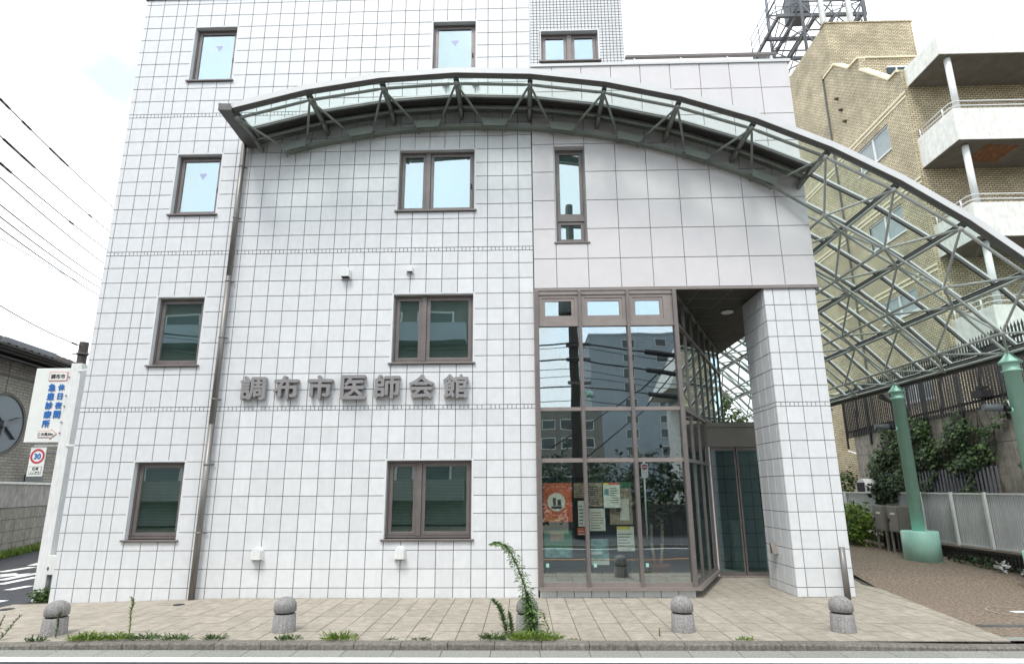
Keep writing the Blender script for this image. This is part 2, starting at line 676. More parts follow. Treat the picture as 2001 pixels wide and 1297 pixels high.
for (x0, x1, y0, y1) in edge:
    if y0 >= 2.2:
        continue
    a0, a1 = pave_right(y0), pave_right(y1)
    poly = [(x0 + .005, y0 + .005), (x1 - .005, y0 + .005), (x1 - .005, y1 - .005), (x0 + .005, y1 - .005)]
    out = []
    for q in range(4):
        p_, r_ = poly[q], poly[(q + 1) % 4]
        lim_ = lambda y: a0 + (a1 - a0) * (y - y0) / (y1 - y0)
        dp, dr_ = lim_(p_[1]) - p_[0], lim_(r_[1]) - r_[0]
        if dp >= 0:
            out.append(p_)
        if (dp >= 0) != (dr_ >= 0):
            t = dp / (dp - dr_)
            out.append((lerp(p_[0], r_[0], t), lerp(p_[1], r_[1], t)))
    if len(out) >= 3:
        MB().prism(out, 'z', -.02, R_.uniform(-.001, .001)).build('paving_tile', 'paving', pav)
rest.build('paving_field', 'paving', pav, kind='stuff')
struct(MB().quad((10.7, 2.2, .012), (13.4, 2.2, .012), (13.4, 6, .012), (10.7, 6, .012)), 'lobby_floor', 'paving')

# kerb and gutter
kb = struct(MB().box(-.6, 30, -2.95, -2.80, -.3, -.045), 'kerb', 'paving_joint')


def kz(x):
    return gz(x) * .6 - (0 if x < 11.4 else min(.03, (x - 11.4) * .02))


i = -5
while True:
    x0 = 2.09 + .5515 * i
    if x0 > 26:
        break
    x1 = x0 + .5515 - .008
    i += 1
    mb = MB()
    za, zb = kz(x0), kz(x1)
    k = len(mb.v)
    for x, z in ((x0, za), (x1, zb)):
        mb.v += [(x, -2.962, -.2), (x, -2.958, z - .018), (x, -2.944, z), (x, -2.812, z), (x, -2.812, -.2)]
    for a in range(4):
        mb.f.append((k + a, k + 5 + a, k + 6 + a, k + 1 + a))
    mb.f += [(k, k + 1, k + 2, k + 3, k + 4), (k + 9, k + 8, k + 7, k + 6, k + 5)]
    mb.build('kerb_stone', 'kerb_stone', kb, loc=((x0 + x1) / 2, -2.9, 0))
gt = struct(MB().quad((-60, -3.25, -.0835), (80, -3.25, -.0835), (80, -2.96, -.0835), (-60, -2.96, -.0835)), 'gutter', 'paving_joint')
for i in range(-6, 44):
    x0 = 1.9 + .566 * i
    mb = MB()
    sh = -.0
    k = 0
    mb.v = [(x0 + .004, -3.222, -.1), (x0 + .562, -3.222, -.1), (x0 + .562, -2.966, -.1), (x0 + .004, -2.966, -.1),
            (x0 + .004, -3.222, -.076), (x0 + .562, -3.222, -.076), (x0 + .562, -2.966, -.07), (x0 + .004, -2.966, -.07)]
    mb.f = [(4, 5, 6, 7), (0, 1, 5, 4), (1, 2, 6, 5), (2, 3, 7, 6), (3, 0, 4, 7)]
    mb.build('gutter_stone', 'gutter_stone', gt, loc=(x0 + .28, -3.1, -.08))

# pebble passage on the right, rising gently to the back
pp = MB()
ys = [-2.8, -1, 0, 1, 3, 6, 10, 16, 30]
for a, b in zip(ys, ys[1:]):
    za, zb = max(0, .04 * (a - 1)) - .004, max(0, .04 * (b - 1)) - .004
    xa, xb = (pave_right(a) - .01 if a < 3 else 14.8 - (a > 3) * 1.4), (pave_right(b) - .01 if b <= 3 else 13.4)
    pp.quad((xa, a, za), (40 if a < 0 else 18.2, a, za), (40 if b < 0 else 18.2, b, zb), (xb, b, zb))
struct(pp, 'passage', 'pebble')
struct(MB().box(14.9, 60, -2.8, 0, -.2, -.03), 'verge', 'pebble')
struct(MB().quad((13.62, -2.795, -.001), (18, -2.795, -.001), (18, -2.62, -.001), (13.66, -2.62, -.001)), 'kerb_strip', 'gutter_stone')
dr = MB().box(13.83, 18, -2.1, -1.98, -.02, .004)
dr.build('drain_channel', 'steel_dark', None, label='dark steel drain channel set across the pebble passage', category='drain')
mh = thing('manhole_cover', 'pebble-filled round manhole cover with a white bar in the passage', 'manhole', (15.02, -1.17, 0))
ring = MB()
for q in range(28):
    a, b = 2 * math.pi * q / 28, 2 * math.pi * (q + 1) / 28
    ring.quad((15.02 + .33 * math.cos(a), -1.17 + .33 * math.sin(a), .004), (15.02 + .355 * math.cos(a), -1.17 + .355 * math.sin(a), .004),
              (15.02 + .355 * math.cos(b), -1.17 + .355 * math.sin(b), .004), (15.02 + .33 * math.cos(b), -1.17 + .33 * math.sin(b), .004))
ring.build('rim', 'paving', mh)
MB().box(14.95, 15.32, -1.23, -1.13, 0, .006).build('bar', 'road_paint', mh)
for nm, x, y, r, lb in (('manhole_cover', 2.45, -.53, .085, 'small round black cover in the pavement beside the downpipe'),
                        ('manhole_cover', -.40, -.45, .10, 'small black cover at the left end of the pavement')):
    MB().lathe([(r, gz(x) - .02), (r, gz(x) + .006), (r * .85, gz(x) + .008)], x, y, 20).build(nm, 'dark', None, loc=(x, y, gz(x)), label=lb, category='manhole')

# ================================================================== MEDICAL BUILDING
B = thing('medical_building', 'white tiled four-storey clinic building with arched glass canopy across its front', 'building', (6.7, 0, 0))
UX = [-.33, 0, 1, 2, 2.64] + [3.54 + i for i in range(21)] + [24.41, 25.41, 26.41, 27.32]
ZT = [i + .5 for i in range(11)] + [10.75] + [11.75 + i for i in range(9)] + [20.61, 20.86] + [21.86 + i for i in range(9)] + [30.73, 30.98] + [31.98 + i for i in range(9)] + [40.4]
ZT = [-.4] + ZT
BANDS = {(10.5, 10.75), (20.61, 20.86), (30.73, 30.98)}
# window openings: x0,x1,z0(top of sill zone),z1
OPEN = []
for (u0, u1) in ((3.54, 6.54), (18.54, 23.54)):
    for zt in (7.5, 17.75, 27.85, 37.98):
        if u0 > 10 and zt > 30:
            OPEN.append((20.54, 23.54, 33.48, 37.98))
        else:
            OPEN.append((u0, u1, zt - 4.5, zt))
G = .0055


def tile_mb(x0, x1, z0, z1, y=0.0, g=G, dep=.022, bv=.004):
    mb = MB()
    k = []
    for (ins, yy) in ((g, y + dep), (g, y + bv), (g + bv * .8, y)):
        k.append(len(mb.v))
        mb.v += [(x0 + ins, yy, z0 + ins), (x1 - ins, yy, z0 + ins), (x1 - ins, yy, z1 - ins), (x0 + ins, yy, z1 - ins)]
    mb.f.append((k[2], k[2] + 1, k[2] + 2, k[2] + 3))
    for a, b in ((0, 1), (1, 2)):
        for q in range(4):
            q2 = (q + 1) % 4
            mb.f.append((k[a] + q, k[a] + q2, k[b] + q2, k[b] + q))
    return mb


wallb = MB()
cells = []
bandmb = MB()
for zi in range(len(ZT) - 1):
    z0, z1 = ZT[zi], ZT[zi + 1]
    isb = any(abs(z0 - a) < 1e-3 and abs(z1 - b) < 1e-3 for a, b in BANDS)
    for ui in range(len(UX) - 1):
        u0, u1 = UX[ui], UX[ui + 1]
        segs = [(z0, z1)]
        for (a, b, c, d) in OPEN:
            if u0 >= a - .01 and u1 <= b + .01:
                ns = []
                for s0, s1 in segs:
                    if s1 <= c or s0 >= d:
                        ns.append((s0, s1))
                    else:
                        if s0 < c:
                            ns.append((s0, c))
                        if s1 > d:
                            ns.append((d, s1))
                segs = ns
        for s0, s1 in segs:
            if s1 - s0 < .03:
                continue
            X0, X1, Z0, Z1 = u0 * T, u1 * T, s0 * T, s1 * T
            wallb.quad((X0, .012, Z0), (X1, .012, Z0), (X1, .012, Z1), (X0, .012, Z1))
            if isb:
                n_ = max(1, round((u1 - u0) * 4))
                for q in range(n_):
                    tm = tile_mb(lerp(X0, X1, q / n_), lerp(X0, X1, (q + 1) / n_), Z0, Z1, g=.0055, bv=.003)
                    k = len(bandmb.v)
                    bandmb.v += tm.v
                    bandmb.f += [tuple(k + i for i in f) for f in tm.f]
            else:
                cells.append(('w', X0, X1, Z0, Z1))
fw = wallb.build('facade_wall', 'joint', B)
bandmb.build('band_tile_field', 'tile', fw, kind='stuff')
# pillar
PX0, PX1, PY1, PZ = 12.455, 13.40, 1.09, 5.36
pillar = MB().box(PX0 + .012, PX1 - .012, .012, PY1 - .012, -.02, PZ).build('pillar', 'joint', B)
pc = [12.455, 12.62, 12.92, 13.22, 13.40]
for zi in range(len(ZT) - 1):
    z0, z1 = ZT[zi] * T, min(ZT[zi + 1] * T, PZ)
    if z0 >= PZ:
        break
    isb = abs(ZT[zi] - 10.5) < 1e-3
    for a, b in zip(pc, pc[1:]):
        if isb:
            n_ = max(1, round((b - a) / .075))
            for q in range(n_):
                cells.append(('pb', lerp(a, b, q / n_), lerp(a, b, (q + 1) / n_), z0, z1))
        else:
            cells.append(('p', a, b, max(z0, 0), z1))
cells.sort(key=lambda c: (Vector(((c[1] + c[2]) / 2, 0, (c[3] + c[4]) / 2)) - CAM).length / math.sqrt((c[2] - c[1]) * (c[4] - c[3])) if c[0] != 'pb' else 1e9)
cache = {}
rw, rp = MB(), MB()
for n_, c in enumerate(cells):
    kind, x0, x1, z0, z1 = c
    par = fw if kind == 'w' else pillar
    cx, cz = (x0 + x1) / 2, (z0 + z1) / 2
    dy = R_.uniform(-.0012, .0012)
    if n_ < 300:
        kk = (round(x1 - x0, 3), round(z1 - z0, 3))
        if kk not in cache:
            o = tile_mb(-kk[0] / 2, kk[0] / 2, -kk[1] / 2, kk[1] / 2).build('tile', 'tile', par, loc=None)
            o.location = Vector((cx, dy, cz)) - PL[par.name]
            PL[o.name] = Vector((cx, dy, cz))
            cache[kk] = o.data
        else:
            inst('tile', cache[kk], (cx, dy, cz), par)
    else:
        dst = rw if kind == 'w' else rp
        tm = tile_mb(x0, x1, z0, z1, y=dy)
        k = len(dst.v)
        dst.v += tm.v
        dst.f += [tuple(k + i for i in f) for f in tm.f]
rw.build('tile_field', 'tile', fw, kind='stuff')
# side faces of the pillar (left and right), mapped from a flat tile
for sx, xx in ((-1, PX0), (1, PX1)):
    yc = [0.0, .10, .40, .70, 1.0, PY1]
    for zi in range(len(ZT) - 1):
        z0, z1 = max(ZT[zi] * T, 0), min(ZT[zi + 1] * T, PZ)
        if z0 >= PZ:
            break
        for a, b in zip(yc, yc[1:]):
            tm = tile_mb(a, b, z0, z1)
            k = len(rp.v)
            rp.v += [(xx + (q[1] if sx < 0 else -q[1]), q[0], q[2]) for q in tm.v]
            rp.f += [tuple(k + i for i in (f[::-1] if sx < 0 else f)) for f in tm.f]
for zi in range(len(ZT) - 1):
    z0, z1 = max(ZT[zi] * T, 0), min(ZT[zi + 1] * T, PZ)
    if z0 >= PZ:
        break
    for a, b in zip(pc, pc[1:]):
        tm = tile_mb(a, b, z0, z1)
        k = len(rp.v)
        rp.v += [(q[0], PY1 - q[1], q[2]) for q in tm.v]
        rp.f += [tuple(k + i for i in f[::-1]) for f in tm.f]
rp.build('pillar_tile_field', 'tile', pillar, kind='stuff')

# body behind the facade: side walls, roof, coping
body = MB()
body.box(-.099, -.07, .03, 12, -.4, 12.12).box(-.07, 8.2, 10, 12, -.4, 12.1).box(-.07, 8.2, .25, 12, 12.0, 12.11)
body.box(8.2, 8.23, .3, 8, 0, 10.2)
body.build('side_wall', 'tile', B)
MB().box(-.13, 8.2, -.03, .3, 12.12, 12.2).build('coping', 'bronze_light', B)
MB().box(-.42, -.1, 1.2, 1.5, 11.85, 11.97).build('side_vent', 'steel_dark', B)

# ---- panel volume on the right
pwall = MB().quad((8.205, .012, 5.39), (13.45, .012, 5.39), (13.45, .012, 10.2), (8.205, .012, 10.2))
VX = [8.205, 8.635, 9.235, 9.84, 10.44, 11.045, 11.65, 12.25, 12.86, 13.45]
VZ = [5.395, 5.984, 6.591, 7.19, 7.803, 8.414, 9.02, 9.615, 10.2]
pw = MB()
plist = []
NW = (8.65, 9.235, 6.29, 8.355)
for a, b in zip(VX, VX[1:]):
    for c, d in zip(VZ, VZ[1:]):
        segs = [(c, d)]
        if abs(a - 8.635) < .01:
            segs = []
            if c < NW[2]:
                segs.append((c, min(d, NW[2])))
            if d > NW[3]:
                segs.append((max(c, NW[3]), d))
        for s0, s1 in segs:
            if s1 - s0 > .03:
                plist.append((a, b, s0, s1))
                pw.quad((a, .0, s0), (b, .0, s0), (b, .0, s1), (a, .0, s1))
pwo = pw.build('panel_wall', 'joint_light', B)
for a, b, c, d in plist:
    w_, h_ = b - a, d - c
    tm = tile_mb(-w_ / 2, w_ / 2, -h_ / 2, h_, g=.006, dep=.022)
    tm = tile_mb(-w_ / 2, w_ / 2, -h_ / 2, h_ / 2, g=.006, dep=.022)
    o = tm.build('panel', 'panel', pwo)
    o.location = Vector(((a + b) / 2, -.024, (c + d) / 2)) - PL[pwo.name]
MB().box(8.205, 13.48, -.035, .02, 5.345, 5.39).build('panel_drip', 'bronze_light', B)
MB().box(8.2, 13.5, -.05, .35, 10.2, 10.262).build('parapet_cap', 'fascia_white', B)
vb = MB()
vb.box(13.42, 13.449, .02, 8, 5.37, 10.2).box(8.3, 13.4, 7.9, 8, 5.37, 10.2).box(8.3, 13.4, .4, 8, 10.0, 10.15)
vb.build('upper_side_wall', 'panel', B)
# roof rail
rr = MB()
rr.box(10.17, 13.25, -.02, .06, 10.40, 10.45)
rail = rr.build('roof_rail', 'bronze', B)
for x in (10.35, 11.3, 12.25, 13.15):
    MB().box(x - .02, x + .02, 0, .05, 10.26, 10.40).build('rail_post', 'bar_alu', rail)
# tower with fine tiles above the panels
tw = MB()
TX0, TX1, TZ0, TZ1 = 8.205, 10.15, 10.262, 12.4
WO = (8.43, 9.62, 10.33, 11.1)
tw.quad((TX0, .012, WO[3]), (TX1, .012, WO[3]), (TX1, .012, TZ1), (TX0, .012, TZ1))
tw.quad((TX0, .012, TZ0), (WO[0], .012, TZ0), (WO[0], .012, WO[3]), (TX0, .012, WO[3]))
tw.quad((WO[1], .012, TZ0), (TX1, .012, TZ0), (TX1, .012, WO[3]), (WO[1], .012, WO[3]))
tw.box(10.12, 10.149, .02, 4, 10.2, 12.4).box(8.3, 10.1, 3.8, 4, 10.2, 12.4).box(8.3, 10.1, .4, 4, 12.3, 12.4)
two = tw.build('tower_wall', 'joint', B)
ft = MB()
nx, nz = 27, 30
for i in range(nx):
    for j in range(nz):
        x0, x1 = lerp(TX0, TX1, i / nx), lerp(TX0, TX1, (i + 1) / nx)
        z0, z1 = TZ0 + j * .0712, TZ0 + (j + 1) * .0712
        if x1 > WO[0] + .01 and x0 < WO[1] - .01 and z0 < WO[3] - .01:
            continue
        tm = tile_mb(x0, x1, z0, z1, g=.006, bv=.003)
        k = len(ft.v)
        ft.v += tm.v
        ft.f += [tuple(k + q for q in f) for f in tm.f]
ft.build('small_tile_field', 'tile', two, kind='stuff')


# ---- windows
def window(x0, x1, z0, z1, panes, blind='blind', closed=1.0, deep=.10, sill=True, frame='bronze', sticker=None, handle=False, transom=None, label=None):
    """opening x0..x1, z0..z1; panes: list of (a, b) fractions of the width; sash frames set back from the wall face"""
    fz0 = z0 + (.045 if sill else 0)
    rv = MB()
    rv.box(x0 - .03, x0 - .0005, .0, .2, z0, z1).box(x1 + .0005, x1 + .03, .0, .2, z0, z1).box(x0 - .03, x1 + .03, .0015, .2, z1 + .0005, z1 + .03)
    fr = MB()
    F0 = .035
    fr.box(x0, x1, deep, deep + .07, z1 - F0, z1).box(x0, x1, deep, deep + .07, fz0, fz0 + F0)
    fr.box(x0, x0 + F0, deep, deep + .07, fz0 + F0, z1 - F0).box(x1 - F0, x1, deep, deep + .07, fz0 + F0, z1 - F0)
    pr = [(lerp(x0 + F0, x1 - F0, a), lerp(x0 + F0, x1 - F0, b)) for a, b in panes]
    for (a, b), (c, d) in zip(pr, pr[1:]):
        fr.box(b, c, deep - .012, deep + .07, fz0 + F0, z1 - F0)
    W_ = fr.build('window', frame, B, loc=((x0 + x1) / 2, deep, z0))
    if label:
        W_['label'] = label
    rv.build('reveal', 'tile', W_)
    if sill:
        MB().box(x0 - .05, x1 + .05, -.045, deep + .02, z0, z0 + .03).build('sill', frame, W_, bevel=.004)
    zr = [(fz0 + F0, z1 - F0)] if not transom else [(fz0 + F0, transom - .05), (transom + .05, z1 - F0)]
    if transom:
        MB().box(x0 + F0, x1 - F0, deep - .01, deep + .07, transom - .05, transom + .05).build('transom', frame, W_)
    for a, b in pr:
        for c, d in zr:
            g = .004
            s_ = .06 if b - a > .35 else .05
            sm = MB()
            y0, y1 = deep + .012, deep + .055
            sm.box(a + g, b - g, y0, y1, c + g, c + g + s_).box(a + g, b - g, y0, y1, d - g - s_, d - g)
            sm.box(a + g, a + g + s_, y0, y1, c + g + s_, d - g - s_).box(b - g - s_, b - g, y0, y1, c + g + s_, d - g - s_)
            sm.build('sash', frame, W_, bevel=.003)
            MB().box(a + g + s_, b - g - s_, deep + .034, deep + .04, c + g + s_, d - g - s_).build('pane', 'glass_window', W_)
    if handle:
        a, b = pr[-1]
        zc = lerp(fz0, z1, .42)
        MB().box(b - .045, b - .022, deep - .012, deep + .012, zc - .05, zc + .05).build('handle', 'black_gasket', W_, bevel=.004)
    if sticker:
        cx, cz = sticker
        MB().prism([(cx - .075, cz + .07), (cx + .075, cz + .07), (cx, cz - .06)], 'y', deep + .0325, deep + .0335).build('triangle_mark', 'sticker', W_)
    if blind:
        bl = MB()
        zb = lerp(z1, fz0, closed)
        zz = z1 - F0 - .02
        while zz > max(zb, fz0 + F0 + .02):
            bl.quad((x0 + .05, deep + .085, zz), (x1 - .05, deep + .085, zz), (x1 - .05, deep + .105, zz - .019), (x0 + .05, deep + .105, zz - .019))
            zz -= .025
        bl.build('blind', blind, W_)
    rb = MB().box(x0 - .2, x1 + .2, .9, .95, z0 - .2, z1 + .2).box(x0 - .2, x0 - .15, .2, .9, z0 - .2, z1 + .2).box(x1 + .15, x1 + .2, .2, .9, z0 - .2, z1 + .2)
    rb.box(x0 - .2, x1 + .2, .2, .9, z0 - .25, z0 - .2).box(x0 - .2, x1 + .2, .2, .9, z1 + .2, z1 + .25)
    rb.build('room', 'interior', W_)
    return W_


P1 = [(0, 1)]
P2 = [(0, .345), (.405, 1)]
P3 = [(0, .455), (.545, 1)]
for (a, b, c, d) in OPEN:
    x0, x1, z0, z1 = a * T, b * T, c * T, d * T
    lvl = 0 if z1 < 3 else 1 if z1 < 6 else 2 if z1 < 9 else 3
    if a < 10:
        window(x0, x1, z0, z1, P1, blind='blind' if lvl < 2 else 'blind_pale', closed=1.0, sticker=((x0 + x1) / 2 + .03, lerp(z0, z1, .68)) if lvl >= 2 else None, handle=lvl >= 2)
    elif lvl < 3:
        window(x0, x1, z0, z1, P2, blind='blind' if lvl < 2 else 'blind_pale', closed=.93 if lvl == 0 else 1, handle=lvl == 2)
    else:
        window(x0, x1, z0, z1, P1, blind='blind_pale', sticker=((x0 + x1) / 2, lerp(z0, z1, .68)), handle=True)
window(NW[0], NW[1], NW[2], NW[3], P1, blind='blind_pale', transom=6.85, sill=True)
window(WO[0], WO[1], WO[2], WO[3], P3, blind='blind_pale')

# ---- glazed bay window
Z0, Z1 = .19, 5.345
BXA, BXB = 8.215, 10.80
SD = Vector((.435, .9, 0)).normalized()   # direction of the slanted glazed side
Lend = 5.75
bayf = MB()
bayf.box(BXA - .01, BXB + .03, -.05, .05, .12, .165)
k = MB()
k.prism([(BXA - .01, -.09), (BXB + .08, -.09), (BXB + .08 + 2.35 * SD.x, -.09 + 2.35 * SD.y + .05), (BXB + 2.35 * SD.x, 2.35 * SD.y), (BXB - .05, .06), (BXA - .01, .06)], 'z', .115, .165)
bay = k.build('bay_sill', 'bronze_light', B)
pl = MB()
pl.prism([(BXA, .03), (BXB, .03), (BXB + 2.3 * SD.x, 2.3 * SD.y), (BXB + 2.3 * SD.x - .1, 2.3 * SD.y), (BXB - .1, .1), (BXA, .1)], 'z', -.02, .113)
plo = pl.build('plinth', 'joint', B)
for q in range(9):
    a, b = lerp(BXA, BXB, q / 9), lerp(BXA, BXB, (q + 1) / 9)
    o = tile_mb(a, b, -.01, .112, y=.01).build('tile', 'tile', plo)
MUL = [(8.245, .075), (9.04, .06), (9.925, .06), (10.79, .075)]
for x, w_ in MUL:
    MB().box(x - w_ / 2, x + w_ / 2, -.055, .07, .165, Z1).build('mullion', 'bronze', B, bevel=.004)
# left end jamb plate beside the tiles
MB().box(8.192, 8.207, -.05, .07, .12, Z1).build('jamb', 'bronze_light', B)
HT = [(.165, .235), (2.20, 2.27), (3.10, 3.165), (4.66, 4.75), (5.27, 5.345)]
for (xa, wa), (xb, wb) in zip(MUL, MUL[1:]):
    for z0, z1 in HT:
        MB().box(xa + wa / 2, xb - wb / 2, -.02, .05, z0, z1).build('transom', 'bronze_light', B)
    for (p, q), (r, s) in zip(HT, HT[1:]):
        if q > 4.7:
            x0, x1 = xa + wa / 2, xb - wb / 2
            if xb > 10.5:
                x1 -= .11
                MB().box(x1, x1 + .11, 0, .06, q, r).build('infill', 'bronze_light', B)
            sm = MB()
            for d0, d1, ya in ((0, .06, .0), (.062, .12, .012)):
                sm.box(x0 + d0, x1 - d0, ya, .05, q + d0, q + d1).box(x0 + d0, x1 - d0, ya, .05, r - d1, r - d0)
                sm.box(x0 + d0, x0 + d1, ya, .05, q + d1, r - d1).box(x1 - d1, x1 - d0, ya, .05, q + d1, r - d1)
            vs = sm.build('vent_sash', 'bronze_light', B)
            MB().box(x0 + .12, x1 - .12, .03, .036, q + .12, r - .12).build('pane', 'glass_window', vs)
        else:
            MB().box(xa + wa / 2, xb - wb / 2, .02, .028, q, r).build('pane', 'glass_shop', B)
# slanted side glazing: runs back under the soffit; door-high part ends at the entrance
P0 = Vector((BXB, .02, 0))
sides = [0, .8, 1.6, 2.42, 3.2, 4.0, 4.8, 5.6]
for i, s in enumerate(sides):
    p = P0 + SD * s
    zb = .165 if s < 2.5 else 3.15
    if i:
        MB().bar((p.x, p.y, zb), (p.x, p.y, 5.35), .06, .05, upv=SD.cross(Vector((0, 0, 1)))).build('side_mullion', 'bronze', B)
    if i < len(sides) - 1:
        q = P0 + SD * sides[i + 1]
        lv = [.165, 2.23, 3.13, 4.7, 5.33] if s < 2.4 else [3.18, 4.7, 5.33]
        for z in lv:
            MB().bar(p + Vector((0, 0, z)), q + Vector((0, 0, z)), .07, .06).build('side_transom', 'bronze', B)
        for za, zc in zip(lv, lv[1:]):
            a, b = p + SD * .03, q - SD * .03
            nn = SD.cross(Vector((0, 0, 1))) * .004
            mb = MB()
            mb.quad((a.x, a.y, za + .03), (b.x, b.y, za + .03), (b.x, b.y, zc - .03), (a.x, a.y, zc - .03))
            mb.build('side_pane', 'glass_shop', B)
# entrance
ex0 = BXB + 2.42 * SD.x
ey = 2.27
MB().box(ex0 - .02, 13.36, ey - .02, ey + .25, 2.60, 3.09).build('door_lintel', 'lintel', B)
MB().box(ex0 - .02, 13.36, ey - .05, ey - .02, 3.02, 3.12).build('lintel_cap', 'lintel', B)
MB().box(ex0 - .02, 13.38, ey + .25, 5.6, 3.0, 3.09).build('lobby_roof', 'lintel', B)
MB().box(ex0 + .02, ex0 + .07, ey - .03, ey + .1, .02, 2.6).build('door_post', 'bar_alu', B)
for a, b in ((ex0 + .09, ex0 + .62), (ex0 + .64, 13.3)):
    f_ = MB().box(a, b, ey + .02, ey + .06, .02, .09).box(a, a + .03, ey + .02, ey + .06, .085, 2.535).box(b - .03, b, ey + .02, ey + .06, .085, 2.535).box(a, b, ey + .02, ey + .06, 2.53, 2.6).build('door', 'bronze', B)
    MB().box(a, b, ey + .035, ey + .045, .09, 2.53).build('pane', 'glass_door', f_)
MB().box(ex0 + .1, 13.3, ey - .01, ey + .08, 0, .02).build('threshold', 'bronze_light', B)
MB().box(13.3, 13.36, ey, 5.6, 0, 3.0).box(ex0, 13.3, 5.5, 5.6, 0, 3.0).build('lobby_wall', 'concrete', B)
# interior of the bay
iw = MB()
iw.box(8.24, 13.3, 5.9, 6.0, 0, 5.37).box(8.235, 8.26, .1, 5.9, 0, 5.37).box(8.26, 10.6, 2.6, 2.65, .15, 5.3)
iw.build('inner_wall', 'inner', B)
MB().prism([(8.27, .1), (BXB - .05, .1), (BXB - .05 + 2.3 * SD.x, .1 + 2.3 * SD.y), (BXB + 5.4 * SD.x, 5.5 * SD.y), (8.27, 5.8)], 'z', .1, .15).build('inner_floor', 'wood_floor', B)
# soffit with panel joints
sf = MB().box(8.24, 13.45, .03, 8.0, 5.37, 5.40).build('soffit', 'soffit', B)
sj = MB()
for i in range(1, 14):
    sj.box(8.3, 13.44, .03 + i * .6 - .006, .03 + i * .6 + .006, 5.364, 5.37)
for i in range(1, 9):
    sj.box(8.3 + i * .6 - .006, 8.3 + i * .6 + .006, .03, 8.0, 5.362, 5.366)
sj.build('joint_strip', 'soffit_line', sf)
dl = MB().lathe([(.12, 5.335), (.13, 5.35), (.13, 5.364)], 12.30, 1.49, 24).build('downlight', 'white_metal', None, label='round white downlight in the dark soffit above the entrance', category='light')

# building letters
for ch, xc in zip('調布市医師会館', (3.10, 3.66, 4.22, 4.80, 5.37, 5.93, 6.49)):
    pass
LX = [(140, 340), (385, 585), (640, 835), (888, 1080), (1140, 1332), (1388, 1585), (1640, 1835)]
letter_things = []
wordset = thing('building_lettering', 'grey metal letters spelling the building name above the tile band', 'lettering', (5.0, -.05, 3.3))
for ch, (a, b) in zip('調布市医師会館', LX):
    xa = 2.865 + (a - 140) / (1835 - 140) * (7.02 - 2.865)
    xb = 2.865 + (b - 140) / (1835 - 140) * (7.02 - 2.865)
    o = text(ch, .5, 'letter_metal', 'letter', wordset, (xa + xb) / 2 - .015, -.062, 3.55, extrude=.045, thick=.0135, width=.43, height=.415)
    for px_, pz_ in ((-.12, .1), (.12, -.1)):
        pass

# small wall vents
def vent(x, z, r, lab, up_=True, roomy=False):
    o = thing('vent_cover', lab, 'vent', (x, 0, z), 'white vent covers on the tiled wall')
    mb = MB()
    n = 14
    pr = []
    for i in range(n + 1):
        t = math.pi * i / n
        pr.append((x + r * math.cos(t), z + r * math.sin(t)))
    pr.append((x - r, z - r * 1.3))
    pr.append((x + r, z - r * 1.3))
    mb.prism(pr, 'y', -r * 1.5, .0)
    # tapered front
    for i, v in enumerate(mb.v):
        if v[1] < -.01:
            mb.v[i] = (x + (v[0] - x) * .86, v[1], z + (v[2] - z) * .9 - (.12 * r))
    mb.build('hood', 'white_metal', o, bevel=.006)
    MB().box(x - r * 1.15, x + r * 1.15, -.03, 0, z - r * 1.55, z - r * 1.31).build('flange', 'white_metal', o)
    MB().box(x - r * .75, x + r * .75, -r * 1.25, -.005, z - r * 1.42, z - r * 1.345).build('mouth', 'dark', o)


vent(3.434, .73, .092, 'white hooded vent low on the wall between downpipe and centre window')
vent(5.867, .735, .092, 'white hooded vent just below the ground-floor centre window')
vent(4.649, 5.77, .088, 'larger round white vent hood high left of the centre windows')
vent(5.860, 5.83, .062, 'small round white vent hood above the first-floor centre window')
vent(6.46, 9.90, .06, 'leftmost of the three small vents seen behind the canopy glass')
vent(6.72, 9.90, .06, 'middle one of the three small vents seen behind the canopy glass')
vent(7.07, 9.90, .06, 'rightmost of the three small vents seen behind the canopy glass')
# small triangular wall lamp on the pillar side
MB().prism([(.58, .62), (.70, .62), (.70, .80), (.66, .80)], 'x', 12.36, 12.45).build('wall_lamp', 'bronze_light', None, label='small grey wedge lamp low on the pillar side facing the door', category='lamp')

# downpipe
dp = thing('downpipe', 'stainless steel downpipe running down the tiled wall from the canopy', 'pipe', (2.41, -.1, 0))
for a, b in ((-.04, 2.9), (2.9, 5.7), (5.7, 8.5)):
    MB().tube((2.40 + a * .005, -.09, a), (2.40 + b * .005, -.09, b), .052, n=18).build('pipe_length', 'stainless', dp)
for z in (1.05, 2.2, 3.35, 4.5, 5.6, 6.9, 8.0):
    MB().tube((2.40 + z * .005, -.09, z - .015), (2.40 + z * .005, -.09, z + .015), .057, n=18).build('pipe_clip', 'stainless', dp)
    MB().tube((2.46, -.045, z), (2.52, -.045, z), .012, n=8).build('clip_screw', 'steel_dark', dp)
# steel post by the pillar
MB().tube((13.17, -.18, 0), (13.17, -.18, .80), .047, n=20).build('steel_post', 'stainless', None, label='short stainless steel post standing against the tiled pillar', category='post')

# ================================================================== ARCHED GLASS CANOPY
CX, CZ = 6.876, -4.39
CN = thing('glass_canopy', 'arched glass canopy on green-grey tube trusses and mint green columns', 'canopy', (16, -1, 0))
AU = [rad(-17.72 + 5.8 * i) for i in range(9)] + [rad(34.05), rad(39.35), rad(44.75), rad(50.1)]
AL = [(AU[i] + AU[i + 1]) / 2 for i in range(12)]


def P(a, r, y):
    return Vector((CX + r * math.sin(a), y, CZ + r * math.cos(a)))


RU, RG, RL = 13.40, 13.615, 12.95
YU = [-1.1 + 1.705 * j for j in range(9)]
YL = [-.25 + 1.705 * j for j in range(8)]


